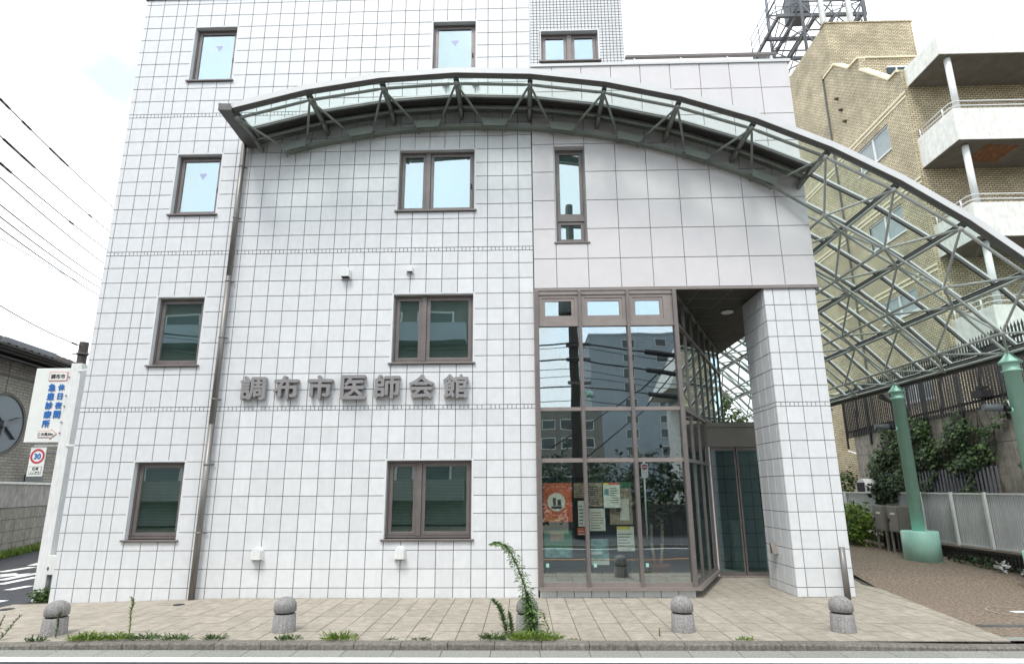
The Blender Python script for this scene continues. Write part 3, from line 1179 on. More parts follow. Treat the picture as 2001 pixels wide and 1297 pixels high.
def strut(p, q, r=.026, name='strut', m='steel_green', n=10):
    p, q = Vector(p), Vector(q)
    d = (q - p).normalized()
    mb = MB()
    L_ = (q - p).length
    e = min(.12, L_ * .2)
    mb.tube(p, p + d * e, r * .55, r, n=n, cap=False)
    mb.tube(p + d * e, q - d * e, r, n=n, cap=False)
    mb.tube(q - d * e, q, r, r * .55, n=n, cap=False)
    mb.build(name, 'steel_green_lit' if (m == 'steel_green' and (p.x + q.x) / 2 > 13.3) else m, CN)


def node(p, r=.05):
    mb = MB()
    mb.lathe([(r * .3, -r), (r * .8, -r * .6), (r, 0), (r * .8, r * .6), (r * .3, r)], 0, 0, 12)
    mb.v = [(a + p.x, b + p.y, c + p.z) for a, b, c in mb.v]
    mb.build('node', 'steel_green_lit' if p.x > 13.3 else 'steel_green', CN)


# fascia, front tube
for i in range(12):
    a, b = AU[i], AU[i + 1]
    up_ = P((a + b) / 2, 1, 0) - Vector((CX, 0, CZ))
    m0 = MB()
    for (r0, r1, y0, y1) in ((13.522, 13.632, -1.245, -1.16),):
        k = len(m0.v)
        for aa in (a, b):
            for rr_, yy in ((r0, y0), (r1, y0), (r1, y1), (r0, y1)):
                m0.v.append(tuple(P(aa, rr_ , yy)))
        m0.f += [tuple(k + q for q in z) for z in ((0, 1, 2, 3), (7, 6, 5, 4), (0, 4, 5, 1), (1, 5, 6, 2), (2, 6, 7, 3), (3, 7, 4, 0))]
    m0.build('fascia', 'fascia_white', CN)
    m0 = MB()
    k = 0
    for aa in (a, b):
        for rr_, yy in ((13.485, -1.17), (13.519, -1.235), (13.59, -1.08), (13.53, -1.08)):
            m0.v.append(tuple(P(aa, rr_, yy)))
    m0.f += [tuple(k + q for q in z) for z in ((0, 1, 2, 3), (7, 6, 5, 4), (0, 4, 5, 1), (1, 5, 6, 2), (2, 6, 7, 3), (3, 7, 4, 0))]
    m0.build('edge_beam', 'steel_dark', CN)
    strut(P(a, RU, -1.1), P(b, RU, -1.1), .028, 'arch_tube')
# gutter trough closing the left end
g0, g1 = P(AU[0], 13.62, -1.25), P(AU[0], 13.68, .0)
mb = MB()
sdv = Vector((-math.cos(AU[0]), 0, math.sin(AU[0])))
for (c1, c2) in (((0, .02), (-.16, .02)),):
    pass
mb.bar(g0 + Vector((-.10, 0, -.07)), g1 + Vector((-.14, 0, -.10)), .24, .13)
mb.build('end_gutter', 'steel_dark', CN)
MB().bar(g0 + Vector((-.225, -.0, .0)), g1 + Vector((-.265, 0, -.03)), .014, .06).build('gutter_lip', 'fascia_white', CN)
MB().bar(g0 + Vector((.02, 0, -.02)), g1 + Vector((.02, 0, -.02)), .03, .07).build('gutter_lip', 'fascia_white', CN)
# purlins
for i in range(13):
    yend = 0.0 if i <= 8 else YU[-1]
    y0 = -1.16
    c0, c1 = P(AU[i], 13.515, y0), P(AU[i], 13.515, yend if i > 8 else -.02)
    rdir = P(AU[i], 1, 0) - Vector((CX, 0, CZ))
    mb = MB()
    mb.bar(c0, c1, .018, .10, upv=rdir)
    mb.bar(c0 + rdir * .05, c1 + rdir * .05, .085, .014, upv=rdir)
    mb.bar(c0 - rdir * .05, c1 - rdir * .05, .085, .016, upv=rdir)
    mb.build('purlin', 'steel_dark', CN)
    if i >= 9:
        MB().bar(c0 + rdir * .115 + Vector((0, .1, 0)), c1 + rdir * .115, .035, .02, upv=rdir).build('purlin_cover', 'bar_alu', CN)
# glazing bars across, panes between
yb = -.32
bars = []
while yb < YU[-1]:
    bars.append(yb)
    yb += .8525
for n_, y in enumerate(bars):
    for i in range(12):
        if y > .1 and i < 8:
            continue
        a, b = AU[i], AU[i + 1]
        if y > .1 and i == 8:
            a = math.atan2(13.50 - CX, P(AU[8], RG, 0).z - CZ)
        mid = P((a + b) / 2, 1, 0) - Vector((CX, 0, CZ))
        yy_ = y if (i >= 8 or y > .1) else -.54
        MB().bar(P(a, 13.597, yy_), P(b, 13.597, yy_), .05, .034, upv=mid).build('glazing_bar', 'fascia_white' if yy_ < -.5 else 'bar_alu', CN)
        MB().bar(P(a, 13.557, yy_ + .006), P(b, 13.557, yy_ + .006), .05, .042, upv=mid).build('bar_web', 'steel_dark', CN)
yp = [-1.17] + bars
for y0, y1 in zip(yp, yp[1:]):
    for i in range(12):
        a, b = AU[i], AU[i + 1]
        if y1 > .1 and i < 8:
            continue
        if y1 > .1 and i == 8:
            a = math.atan2(13.50 - CX, P(AU[8], RG, 0).z - CZ)
        e = .0012
        mb = MB()
        mb.quad(P(a + e, RG, y0 + .012), P(b - e, RG, y0 + .012), P(b - e, RG, (y1 if not (i < 8 and y1 < -.2) else -.52) - .012), P(a + e, RG, (y1 if not (i < 8 and y1 < -.2) else -.52) - .012))
        mb.build('glass_pane', 'glass_canopy', CN)
# dark flashing between last bar and the wall
for i in range(8):
    a, b = AU[i], AU[i + 1]
    if i == 7:
        b = AU[8]
    mb = MB()
    for aa in (a, b):
        for rr_, yy in ((13.62, -.51), (13.635, -.51), (13.86, -.002), (13.77, -.002)):
            mb.v.append(tuple(P(aa, rr_, yy)))
    mb.f += [tuple(z) for z in ((0, 1, 2, 3), (7, 6, 5, 4), (0, 4, 5, 1), (1, 5, 6, 2), (2, 6, 7, 3), (3, 7, 4, 0))]
    mb.build('flashing', 'steel_dark', CN)
# wall-side arched tubes and gusset plates
for i in range(8):
    a, b = AU[i], AU[i + 1]
    strut(P(a, 13.50, -.3), P(b, 13.50, -.3), .036, 'wall_tube')
    mid = P((a + b) / 2, 1, 0) - Vector((CX, 0, CZ))
    MB().bar(P(a, 13.61, -.055), P(b, 13.61, -.055), .09, .045, upv=mid).build('wall_channel', 'steel_green', CN)
for i in range(9):
    f_, w_ = P(AU[i], RU, -1.1), P(AU[i], 13.50, -.3)
    strut(f_, w_, .03, 'bracket')
    MB().bar(w_, P(AU[i], 13.42, -.02), .06, .10).build('bracket_foot', 'steel_green', CN)
    node(f_, .045)
    MB().bar(P(AU[i], 13.40, -1.1), P(AU[i], 13.47, -1.1), .03, .03, upv=(0, 1, 0)).build('hanger', 'steel_green', CN)
seg = 22
a0_, a1_ = AL[0] - rad(.75), AL[7] + rad(.75)
for i in range(seg):
    a, b = lerp(a0_, a1_, i / seg), lerp(a0_, a1_, (i + 1) / seg)
    mid = P((a + b) / 2, 1, 0) - Vector((CX, 0, CZ))
    MB().bar(P(a, 13.20, -.07), P(b, 13.20, -.07), .13, .05, upv=mid).build('lower_channel', 'steel_green', CN)
for i in range(8):
    c = P(AL[i], 13.25, -.2)
    tdir = Vector((math.cos(AL[i]), 0, -math.sin(AL[i])))
    rdir = P(AL[i], 1, 0) - Vector((CX, 0, CZ))
    tl, tr_ = c - tdir * .285 + rdir * .06, c + tdir * .285 + rdir * .06
    bl, br_ = c - tdir * .21 - rdir * .10, c + tdir * .21 - rdir * .10
    mb = MB()
    off = Vector((0, .012, 0))
    k = 0
    mb.v = [tuple(q) for q in (tl, tr_, br_, bl, tl + off, tr_ + off, br_ + off, bl + off)]
    mb.f = [(3, 2, 1, 0), (4, 5, 6, 7), (0, 1, 5, 4), (1, 2, 6, 5), (2, 3, 7, 6), (3, 0, 4, 7)]
    mb.build('gusset_plate', 'steel_green', CN)
    MB().bar(bl + Vector((0, .0, -.004)), bl + Vector((.0, .2, -.004)), .02, .02).bar(br_, br_ + Vector((0, .2, 0)), .02, .02).build('gusset_arm', 'steel_green', CN)
    strut(P(AU[i], RU, -1.1), tl, .022, 'diagonal')
    strut(P(AU[i + 1], RU, -1.1), tr_, .022, 'diagonal')
# space frame of the free-standing part
for j, y in enumerate(YU):
    for i in range(8, 13):
        if j == 0 and i == 8:
            continue
        if j > 0 and i == 8:
            continue
        p = P(AU[i], RU, y)
        node(p, .048)
        if i < 12 and j > 0:
            strut(p, P(AU[i + 1], RU, y), .027, 'arch_tube')
        if j < len(YU) - 1:
            strut(p, P(AU[i], RU, YU[j + 1]), .027, 'ridge_tube')
        if j > 0 and i == 9:
            strut(p, P(math.atan2(6.62, P(AU[8], RU, 0).z - CZ - .05), RU, y), .027, 'arch_tube')
for j, y in enumerate(YL):
    for i in range(8, 12):
        p = P(AL[i], RL, y)
        node(p, .048)
        if i < 11:
            strut(p, P(AL[i + 1], RL, y), .024, 'lower_tube')
        if j < len(YL) - 1:
            strut(p, P(AL[i], RL, YL[j + 1]), .027, 'lower_ridge')
        for ii in (i, i + 1):
            for jj in (j, j + 1):
                if ii == 8 and jj > 0:
                    continue
                strut(p, P(AU[ii], RU, YU[jj]), .022, 'diagonal')
strut(P(AL[8], RL, YL[0]), P(AL[7], 13.2, -.1), .026, 'lower_tube')
# eave gutter
e0, e1 = P(AU[12], 13.62, -1.2), P(AU[12], 13.62, YU[-1])
MB().bar(e0 + Vector((.07, 0, -.12)), e1 + Vector((.07, 0, -.12)), .13, .13).build('eave_gutter', 'steel_dark', CN)
# columns
for n_, j in enumerate((1, 3, 5, 7)):
    y = YU[j]
    x = P(AU[12], RU, y).x + .01
    zt = P(AU[12], RU, y).z
    g_ = max(0, .04 * (y - 1))
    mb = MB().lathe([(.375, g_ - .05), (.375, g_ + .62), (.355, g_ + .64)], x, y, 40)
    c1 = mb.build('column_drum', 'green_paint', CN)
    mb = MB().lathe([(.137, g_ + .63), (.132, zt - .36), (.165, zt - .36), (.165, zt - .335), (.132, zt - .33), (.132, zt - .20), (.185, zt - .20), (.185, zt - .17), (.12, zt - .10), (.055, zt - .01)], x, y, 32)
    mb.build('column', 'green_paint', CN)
# drain pipe from eave to ground, dark, behind the first visible column
MB().path([(17.3, 4.9, 4.05), (17.92, 5.1, 3.85), (17.97, 5.15, 1.0), (17.82, 5.1, .72)], .07, n=14).build('rainwater_pipe', 'steel_dark', CN)
# spot lamps clamped on the columns
for n_, (y, lb) in enumerate(((YU[3], 'black spotlight clamped to the green column beside the cabinets'), (YU[1], 'black spotlight on the green column at the right edge'))):
    x = 17.16
    z = 3.13
    o = thing('spotlight', lb, 'lamp', (x, y, z), 'black spotlights clamped to the green columns')
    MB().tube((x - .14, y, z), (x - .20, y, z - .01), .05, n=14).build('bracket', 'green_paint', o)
    MB().tube((x - .20, y - .03, z), (x - .30, y - .03, z + .03), .045, .06, n=16).build('lamp_head', 'black_iron', o)
    MB().tube((x - .33, y, z + .04), (x - .62, y + .05, z + .05), .075, .06, n=16).build('lamp_body', 'grey_iron', o)
    MB().tube((x - .30, y, z + .03), (x - .34, y, z + .04), .02, n=10).build('lamp_neck', 'black_iron', o)

# ================================================================== FENCE, RETAINING WALL, BRICK BUILDING
fn = thing('corrugated_fence', 'low white corrugated metal fence along the right side of the passage', 'fence', (18.1, 4, 0))
posts = [-2.6, -.6, 1.2, 3.04, 4.06, 5.16, 6.9, 8.7, 10.5, 12.3, 14.1]
for y in posts:
    g_ = .45
    MB().box(18.03, 18.09, y - .028, y + .028, g_ - .02, 1.63).build('fence_post', 'white_metal', fn)
for a, b in zip(posts, posts[1:]):
    mb = MB()
    n = int((b - a) / .032)
    for q in range(n):
        ya, yb_ = lerp(a, b, q / n), lerp(a, b, (q + 1) / n)
        xa, xb = (18.10, 18.118) if q % 2 == 0 else (18.118, 18.10)
        ym = lerp(ya, yb_, .3)
        mb.quad((xa, ya, .47), (xb, ym, .47), (xb, ym, 1.58), (xa, ya, 1.58))
        mb.quad((xb, ym, .47), (xb, yb_, .47), (xb, yb_, 1.58), (xb, ym, 1.58))
    mb.build('corrugated_sheet', 'corrugated', fn)
    MB().box(18.075, 18.14, a + .03, b - .03, 1.58, 1.615).build('top_rail', 'white_metal', fn)
    MB().box(18.07, 18.14, a + .03, b - .03, .44, .475).build('bottom_rail', 'white_metal', fn)
bw = MB()
bwall = MB().box(18.02, 18.2, -3, 14.1, -.1, .36).build('block_wall', 'block_dark', None, label='dark ribbed block base wall under the white corrugated fence', category='wall')
for q in range(170):
    y = -3 + q * .1
    bw.box(17.99, 18.025, y + .01, y + .075, 0, .33)
bw.box(17.985, 18.02, -3, 14.1, .34, .40)
bw.build('rib_field', 'block_dark', bwall, kind='stuff')
MB().box(18.2, 19.28, -3, 16, -.1, .35).build('planting_bed', 'ground_soil', None, kind='structure')
# retaining wall
rwall = thing('retaining_wall', 'weathered grey concrete retaining wall with cracks behind the fence', 'wall', (19.3, 4, 0))
for (y0, y1) in ((-3, -1), (-1, 1.8), (1.8, 4.6), (4.6, 7.3), (7.3, 9.95)):
    for (z0, z1) in ((0, 1.5), (1.51, 2.78), (2.79, 3.66)):
        MB().box(19.3 + R_.uniform(0, .008), 19.6, y0 + .006, y1 - .006, z0, z1).build('wall_block', 'concrete_wall', rwall)
MB().box(19.4, 20.5, -3, 9.95, 3.2, 3.6).build('terrace', 'concrete', None, kind='structure')
# tall black picket fence
bf = thing('picket_fence', 'tall black iron fence with pointed pickets on top of the retaining wall', 'fence', (19.3, 4, 3.5))


def ftop(y):
    return 5.05 + (10 - y) * .05


def fbot(y):
    return 3.50 + (10 - y) * .035


pk = None
y = 10.3
n_ = 0
while y > -1.0:
    zt, zb = ftop(y), fbot(y) - .1
    big = n_ % 14 == 0
    wd = .05 if big else .030
    mb = MB()
    mb.box(19.26 - wd / 2, 19.26 + wd / 2, y - wd / 2, y + wd / 2, zb - (.35 if big else 0), zt - .1)
    k = len(mb.v)
    mb.v += [(19.26 - wd * .7, y - wd * .7, zt - .1), (19.26 + wd * .7, y - wd * .7, zt - .1), (19.26 + wd * .7, y + wd * .7, zt - .1), (19.26 - wd * .7, y + wd * .7, zt - .1), (19.26, y, zt + .05)]
    mb.f += [(k, k + 1, k + 4), (k + 1, k + 2, k + 4), (k + 2, k + 3, k + 4), (k + 3, k, k + 4)]
    mb.build('post' if big else 'picket', 'black_iron', bf)
    y -= .098
    n_ += 1
for off in (-.22, .22 - 1.55 + 1.2):
    pass
for fz in (lambda y: ftop(y) - .3, lambda y: fbot(y) + .12):
    MB().bar((19.29, 10.3, fz(10.3)), (19.29, -1, fz(-1)), .03, .06).build('fence_rail', 'black_iron', bf)
for y in (9.8, 7.1, 5.7, 4.3):
    MB().bar((19.36, y, 3.4), (19.36, y - .25, 5.2), .05, .05).build('fence_brace', 'black_iron', bf)
MB().box(19.0, 19.24, 3.75, 4.05, 3.85, 4.02).box(19.05, 19.2, 3.8, 4.0, 4.05, 4.12).build('junction_box', 'black_iron', None, label='black box lamp fixed to the iron fence above the ivy', category='box')
# small grey picket panel leaning in the bed
sp = thing('short_fence', 'short grey metal picket panel half buried in ivy above the white fence', 'fence', (19.1, 4, 1.6))
for q in range(36):
    y = 3.9 + q * .13
    h = 2.22 - .002 * q + R_.uniform(-.03, .03)
    MB().box(19.12, 19.14, y, y + .05, 1.2, h).build('picket', 'grey_iron', sp)
# brick building
BB = thing('brick_building', 'tan brick apartment block with pale concrete balconies', 'building', (22, 10, 0))
prof = [(6.4, 0), (16, 0), (16, 20.4), (10.27, 20.4), (10.27, 18.05), (9.75, 18.03), (8.95, 17.2), (8.31, 17.12), (8.31, 16.62), (6.95, 15.12), (6.55, 15.12), (6.4, 15.0)]
SW = (20.5, 20.5)
sb = MB()
# side wall with openings for the windows at (y0,y1,z0,z1)
WINS = [(7.45, 9.25, 12.85, 13.8), (7.45, 9.35, 9.87, 10.82), (7.45, 9.25, 7.2, 7.95), (7.45, 9.25, 4.4, 5.2)]
ycuts = [6.4, 7.45, 9.25, 10.27]
sb.box(20.5, 20.75, 6.4, 7.45, 2, 15.0)
sb.box(20.5, 20.75, 9.3, 10.62, 0, 17.2)
zc = 2
for (a, b, c, d) in sorted(WINS, key=lambda q: q[2]):
    sb.box(20.5, 20.75, 7.45, 9.3, zc, c)
    zc = d
sb.box(20.5, 20.75, 7.45, 9.3, zc, 15.0)
sb.prism([(6.4, 15.0), (6.55, 15.12), (6.95, 15.12), (8.31, 16.62), (8.31, 17.12), (8.95, 17.2), (9.3, 17.5), (9.3, 15.0)], 'x', 20.5, 20.75)
sb.prism([(9.3, 17.2), (9.3, 17.5), (9.75, 18.03), (10.27, 18.05), (10.27, 17.2)], 'x', 20.5, 20.75)
sb.prism([(10.27, 17.2), (10.27, 18.05), (10.62, 18.05), (10.62, 17.2)], 'x', 20.5, 20.75)
sb.build('side_wall', 'brick', BB)
MB().box(20.66, 24.2, 10.27, 16, 0, 20.45).build('stair_tower', 'brick', BB)
PRF = [(6.4, 15.0), (6.55, 15.12), (6.95, 15.12), (8.31, 16.62), (8.31, 17.12), (8.95, 17.2), (9.75, 18.03), (10.62, 18.05)]
for (ya, za), (yb_, zb_) in zip(PRF, PRF[1:]):
    MB().bar((20.61, ya, za + .035), (20.61, yb_, zb_ + .035), .34, .07).build('wall_cap', 'brick_cream', BB)
MB().box(20.62, 24.24, 10.23, 10.6, 20.45, 20.50).build('tower_cap', 'brick', BB)
MB().box(20.75, 24.5, 8.28, 8.62, 17.12, 17.18).build('penthouse_cap', 'brick_cream', BB)
MB().box(20.75, 24.5, 8.33, 8.6, 15.0, 17.12).build('penthouse_wall', 'brick', BB)
pwn = MB().box(21.45, 22.3, 8.27, 8.33, 16.68, 16.74).box(21.75, 21.8, 8.27, 8.33, 16.42, 16.68).build('penthouse_window', 'bar_alu', BB)
MB().box(21.45, 22.3, 8.29, 8.325, 16.42, 16.68).build('pane', 'opp_glass', pwn)
MB().box(20.75, 34, 6.4, 6.65, 2, 15.0).build('front_wall', 'brick', BB)
MB().box(20.75, 34, 6.65, 16, 14.7, 15.0).build('roof', 'concrete', BB)
MB().box(33.7, 34, 6.65, 16, 2, 15).box(20.75, 34, 15.8, 16, 2, 17.2).build('rear_wall', 'brick', BB)
# projecting soldier courses
for z in (14.2, 11.15, 8.25, 5.4):
    MB().box(20.482, 20.5, 6.38, 10.62, z, z + .07).box(20.482, 20.5, 6.38, 10.62, z - .16, z - .10).box(20.642, 20.66, 10.65, 16, z, z + .07).box(20.642, 20.66, 10.65, 16, z - .16, z - .10).build('brick_course', 'brick_cream', BB)
MB().box(20.44, 20.49, 10.60, 10.66, 3.5, 18.2).build('conduit', 'steel_dark', BB)
for (a, b, c, d) in WINS:
    W_ = MB().box(20.53, 20.58, a, b, d - .05, d).box(20.53, 20.58, a, b, c, c + .05).box(20.53, 20.58, a, a + .05, c, d).box(20.53, 20.58, b - .05, b, c, d).box(20.525, 20.58, (a + b) / 2 - .04, (a + b) / 2 + .04, c, d).build('window', 'bar_alu', BB)
    MB().box(20.56, 20.57, a + .05, (a + b) / 2 - .04, c + .05, d - .05).build('pane', 'frosted', W_)
    MB().box(20.56, 20.57, (a + b) / 2 + .04, b - .05, c + .05, d - .05).build('pane', 'frosted', W_)
    MB().box(20.46, 20.56, a - .05, b + .05, c - .05, c).build('sill', 'bar_alu', W_)
    MB().box(20.8, 20.85, a - .1, b + .1, c - .1, d + .1).build('room', 'corrugated', W_)
for (y, z) in ((9.9, 16.6), (9.75, 16.0), (9.6, 15.4)):
    MB().tube((20.5, y, z), (20.38, y, z), .06, .05, n=12).build('vent_cap', 'bark', BB)
# roof slab + balconies
MB().prism([(4.92, 14.42), (6.4, 14.42), (6.4, 15.1), (6.3, 15.1), (4.92, 15.02)], 'x', 20.62, 34).build('roof_slab', 'balcony_white', BB)
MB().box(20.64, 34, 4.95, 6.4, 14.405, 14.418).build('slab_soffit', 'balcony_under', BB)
for n_, zt in enumerate((12.5, 9.5, 6.5)):
    zb = zt - 1.02
    bl = MB()
    bl.box(20.62, 34, 4.85, 4.97, zb, zt).box(20.62, 20.74, 4.97, 6.4, zb, zt)
    bo = bl.build('balcony', 'balcony_white', BB, loc=(21, 5, zb))
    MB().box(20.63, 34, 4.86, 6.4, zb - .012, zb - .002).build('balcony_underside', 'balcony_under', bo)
    MB().box(20.74, 34, 4.97, 6.4, zb, zb + .1).build('balcony_floor', 'concrete', bo)
    rl = MB()
    for h in (.13, .28):
        rl.path([(20.68, 6.38, zt + h), (20.68, 5.05, zt + h), (20.80, 4.91, zt + h), (33.9, 4.91, zt + h)], .018, n=8)
    rl.build('railing', 'bar_alu', bo)
    for (x, y) in [(20.68, 6.3), (20.68, 5.3)] + [(22.9 + 1.9 * q, 4.91) for q in range(5)]:
        MB().tube((x, y, zt - .01), (x, y, zt + .28), .025, n=8).build('railing_post', 'white_metal', bo)
    MB().tube((20.98, 5.12, zt - .05), (20.98, 5.12, zt + 1.93), .088, n=20).build('balcony_post', 'white_metal', BB)
    for q in range(3):
        a = 22.1 + q * 4
        W_ = MB().box(a, a + 2.9, 6.33, 6.38, zb + .1, zb + .16).box(a, a + 2.9, 6.33, 6.38, zt + .36, zt + .42).box(a, a + .06, 6.33, 6.38, zb + .16, zt + .36).box(a + 2.84, a + 2.9, 6.33, 6.38, zb + .16, zt + .36).box(a + 1.4, a + 1.47, 6.33, 6.38, zb + .16, zt + .36).build('balcony_door', 'bar_alu', BB)
        MB().box(a + .06, a + 1.4, 6.35, 6.36, zb + .16, zt + .36).build('pane', 'opp_glass', W_)
        MB().box(a + 1.47, a + 2.84, 6.35, 6.36, zb + .16, zt + .36).build('pane', 'opp_glass', W_)
MB().prism([(21.6, 5.1), (22.6, 5.2), (22.6, 6.1), (21.6, 6.0)], 'z', 11.458, 11.465).build('ceiling_hatch', 'rust', BB)

# lattice antenna tower behind the roof
at = thing('antenna_tower', 'grey steel lattice tower standing behind the brick building roof', 'tower', (22.5, 14.5, 20))
X0, X1, Y0, Y1 = 21.35, 24.3, 13.0, 16.2
ZA = 19.5
lv = [19.5, 21.0, 22.6, 24.2, 26.4]
for x, y, r in ((X0, Y0, .07), (22.3, Y0, .13), (X0, Y1, .07), (X1, Y0, .07), (X1, Y1, .07), (23.6, Y0, .13)):
    MB().tube((x, y, ZA), (x + (22.8 - x) * .05, y, 30), r, n=10).build('tower_leg', 'grey_iron' if r < .1 else 'bar_alu', at)
for za, zb in zip(lv, lv[1:]):
    for (xa, ya, xb, yb_) in ((X0, Y0, 22.3, Y0), (22.3, Y0, 23.6, Y0), (23.6, Y0, X1, Y0), (X0, Y0, X0, Y1), (X1, Y0, X1, Y1), (X0, Y1, X1, Y1)):
        MB().tube((xa, ya, zb), (xb, yb_, zb), .04, n=8).build('tower_brace', 'grey_iron', at)
        MB().tube((xa, ya, za), (xb, yb_, zb), .028, n=8).build('tower_brace', 'grey_iron', at)
        MB().tube((xa, ya, zb), (xb, yb_, za), .028, n=8).build('tower_brace', 'grey_iron', at)
pf = MB()
for x in (20.6, 21.5, 22.4, 23.3, 24.6):
    pf.box(x - .06, x + .06, 13.6, 16.6, 23.9, 24.08)
for y in (13.6, 15.1, 16.5):
    pf.box(20.5, 24.8, y - .06, y + .06, 23.88, 24.05)
pf.box(21.6, 22.4, 14.0, 15.0, 24.6, 25.9)
pf.build('platform', 'grey_iron', at)
rl = MB()
for z in (24.5, 24.9, 25.3):
    rl.path([(20.5, 13.6, z), (24.8, 13.6, z)], .02, n=6)
    rl.path([(20.5, 13.6, z), (20.5, 16.6, z)], .02, n=6)
for x in (20.5, 21.2, 22.0, 23.2, 24.8):
    rl.tube((x, 13.6, 24.0), (x, 13.6, 25.3), .022, n=6)
for y in (14.6, 15.6, 16.5):
    rl.tube((20.5, y, 24.0), (20.5, y, 25.3), .022, n=6)
rl.build('platform_rail', 'grey_iron', at)
for x in (19.3, 20.0, 20.6):
    MB().tube((x, 14, 18), (x, 14, 22.3 - abs(x - 19.9) * .8), .02, n=6).build('aerial_rod', 'grey_iron', None, label={19.3: 'leftmost of three thin aerial rods beside the brick tower', 20.0: 'middle of three thin aerial rods beside the brick tower', 20.6: 'rightmost of three thin aerial rods beside the brick tower'}[x], category='aerial', group='aerial rods')

# far building and tree glimpsed through the entrance gap
fb = thing('far_building', 'pale building seen beyond the canopy through the entrance gap', 'building', (19, 26, 0))
MB().box(13, 20.4, 26, 34, 0, 16).build('wall', 'opp_white', fb)
for z in (2, 5, 8, 11):
    for x in (14, 16.5, 19):
        MB().box(x, x + 1.3, 25.95, 26, z, z + 1.4).build('window', 'opp_glass', fb)


# ================================================================== PLANTS
def leaves(n, fn_, L, W, mb=None, rg=R_):
    mb = mb or MB()
    for _ in range(n):
        c, nrm = fn_()
        d = Vector((rg.uniform(-1, 1), rg.uniform(-1, 1), rg.uniform(-.7, .5)))
        s = rg.uniform(.7, 1.3)
        mb.leaf(c, d, Vector(nrm) + Vector((rg.uniform(-.6, .6), rg.uniform(-.6, .6), rg.uniform(-.2, .8))), L * s, W * s)
    return mb


def blob(c, r, rg=R_):
    def f():
        while True:
            v = Vector((rg.uniform(-1, 1), rg.uniform(-1, 1), rg.uniform(-1, 1)))
            if .05 < v.length < 1:
                break
        v = v.normalized() * (v.length ** .45)
        w_ = 1 + .28 * math.sin(v.x * 5 + c[0] * 3) * math.sin(v.z * 6 + c[1]) + .15 * math.sin(v.y * 9)
        p = Vector((c[0] + v.x * r[0] * w_, c[1] + v.y * r[1] * w_, c[2] + v.z * r[2] * w_))
        return p, v
    return f


def bush(name, label, cat, c, r, n, m, L=.07, W=.045, group=None):
    o = thing(name, label, cat, (c[0], c[1], c[2] - r[2]), group)
    mb = MB()
    for _ in range(7):
        e = blob(c, r)()[0]
        mb.tube((c[0] + R_.uniform(-.05, .05), c[1], c[2] - r[2]), e, .012, .004, n=5)
    mb.build('stem', 'stem', o)
    leaves(n, blob(c, r), L, W).build('foliage', m, o)
    return o


bush('leafy_bush', 'bright green leafy bush beside the metal cabinets in the passage', 'bush', (17.15, 6.75, .80), (.55, .8, .52), 1700, 'leaf_lime', .12, .06)
bush('leafy_bush', 'small dark shrub against the brick wall behind the fence', 'bush', (19.6, 11.4, 1.95), (.4, .5, .4), 350, 'leaf_mid', .12, .08)
bush('ground_shrub', 'dark clump of weeds at the foot of the block wall near the green drum', 'plant', (17.8, 3.3, .12), (.16, .8, .16), 500, 'leaf_dark', .07, .04)
bush('ground_shrub', 'dark clump of weeds by the dropped litter under the fence', 'plant', (17.85, 1.6, .1), (.15, .8, .14), 500, 'leaf_dark', .07, .04)
bush('ground_shrub', 'low green clump at the foot of the white sign pole', 'plant', (-.30, .26, .0), (.30, .14, .11), 700, 'leaf_mid', .06, .03)

# tree seen through the gap
tr = thing('tree', 'green tree seen through the gap beside the pillar', 'tree', (17.2, 17, 0))
MB().tube((17.2, 17, 0), (17.1, 17, 3.2), .16, .1, n=10).tube((17.1, 17, 3.1), (16.4, 17.2, 4.8), .09, .03, n=8).tube((17.1, 17, 3.0), (17.9, 16.8, 4.6), .08, .03, n=8).build('trunk', 'bark', tr)
cm = MB()
for c, r in (((17.1, 17, 4.9), (1.1, 1.1, .9)), ((16.5, 17.3, 4.5), (.8, .9, .7)), ((17.8, 16.7, 4.4), (.8, .8, .7)), ((17.2, 17, 5.7), (.6, .7, .5))):
    leaves(700, blob(c, r), .16, .1, cm)
cm.build('crown', 'leaf_mid', tr)

# ivy on the retaining wall
iv = thing('ivy', 'dense dark ivy climbing the retaining wall behind the green column', 'plant', (19.2, 6, 1.6))
lm, dm = MB(), MB()
n_ = 0
while n_ < 5200:
    y = R_.uniform(3.2, 9.2)
    z = R_.uniform(1.3, 3.95)
    u = (y - 3.2) / 6
    top = 3.75 - .6 * abs(math.sin(y * 1.9)) * (1 if y < 6 else .4)
    low = 1.2 + (1.1 * max(0, math.sin(y * 2.4 + .5)) if y < 6.2 else 0)
    if y < 4.6:
        low += .9 + (4.6 - y) * .5
    dens = .5 + .5 * math.sin(y * 4.1 + z * 3) * math.sin(z * 5.3 - y)
    if y > 7.9:
        top = 3.6 - (y - 7.9) * .9
    if y < 3.9 and z < 3.1:
        continue
    if z > top or z < low or R_.random() > dens + .25:
        continue
    depth = R_.uniform(0, .22) * (.4 + dens)
    d = Vector((-.4, R_.uniform(-1, 1), R_.uniform(-1, .1)))
    s = R_.uniform(.07, .13)
    (lm if R_.random() < .35 else dm).leaf((19.28 - depth, y, z), d, Vector((-1, R_.uniform(-.5, .5), R_.uniform(0, .8))), s, s * .8)
    n_ += 1
lm.build('young_leaves', 'leaf_mid', iv)
dm.build('old_leaves', 'leaf_dark', iv)
for q in range(9):
    mb = MB()
    y = R_.uniform(3.8, 8.5)
    pts = [(19.27, y, 1.2)]
    for s in range(5):
        y += R_.uniform(-.25, .25)
        pts.append((19.27, y, 1.2 + (s + 1) * .48))
    mb.path(pts, .012, n=5)
    mb.build('vine_stem', 'bark', iv)
bush('ivy', 'dark ivy bush spilling over the white fence behind the cabinets', 'plant', (18.15, 6.6, 1.65), (.25, .7, .33), 900, 'leaf_dark', .1, .08)
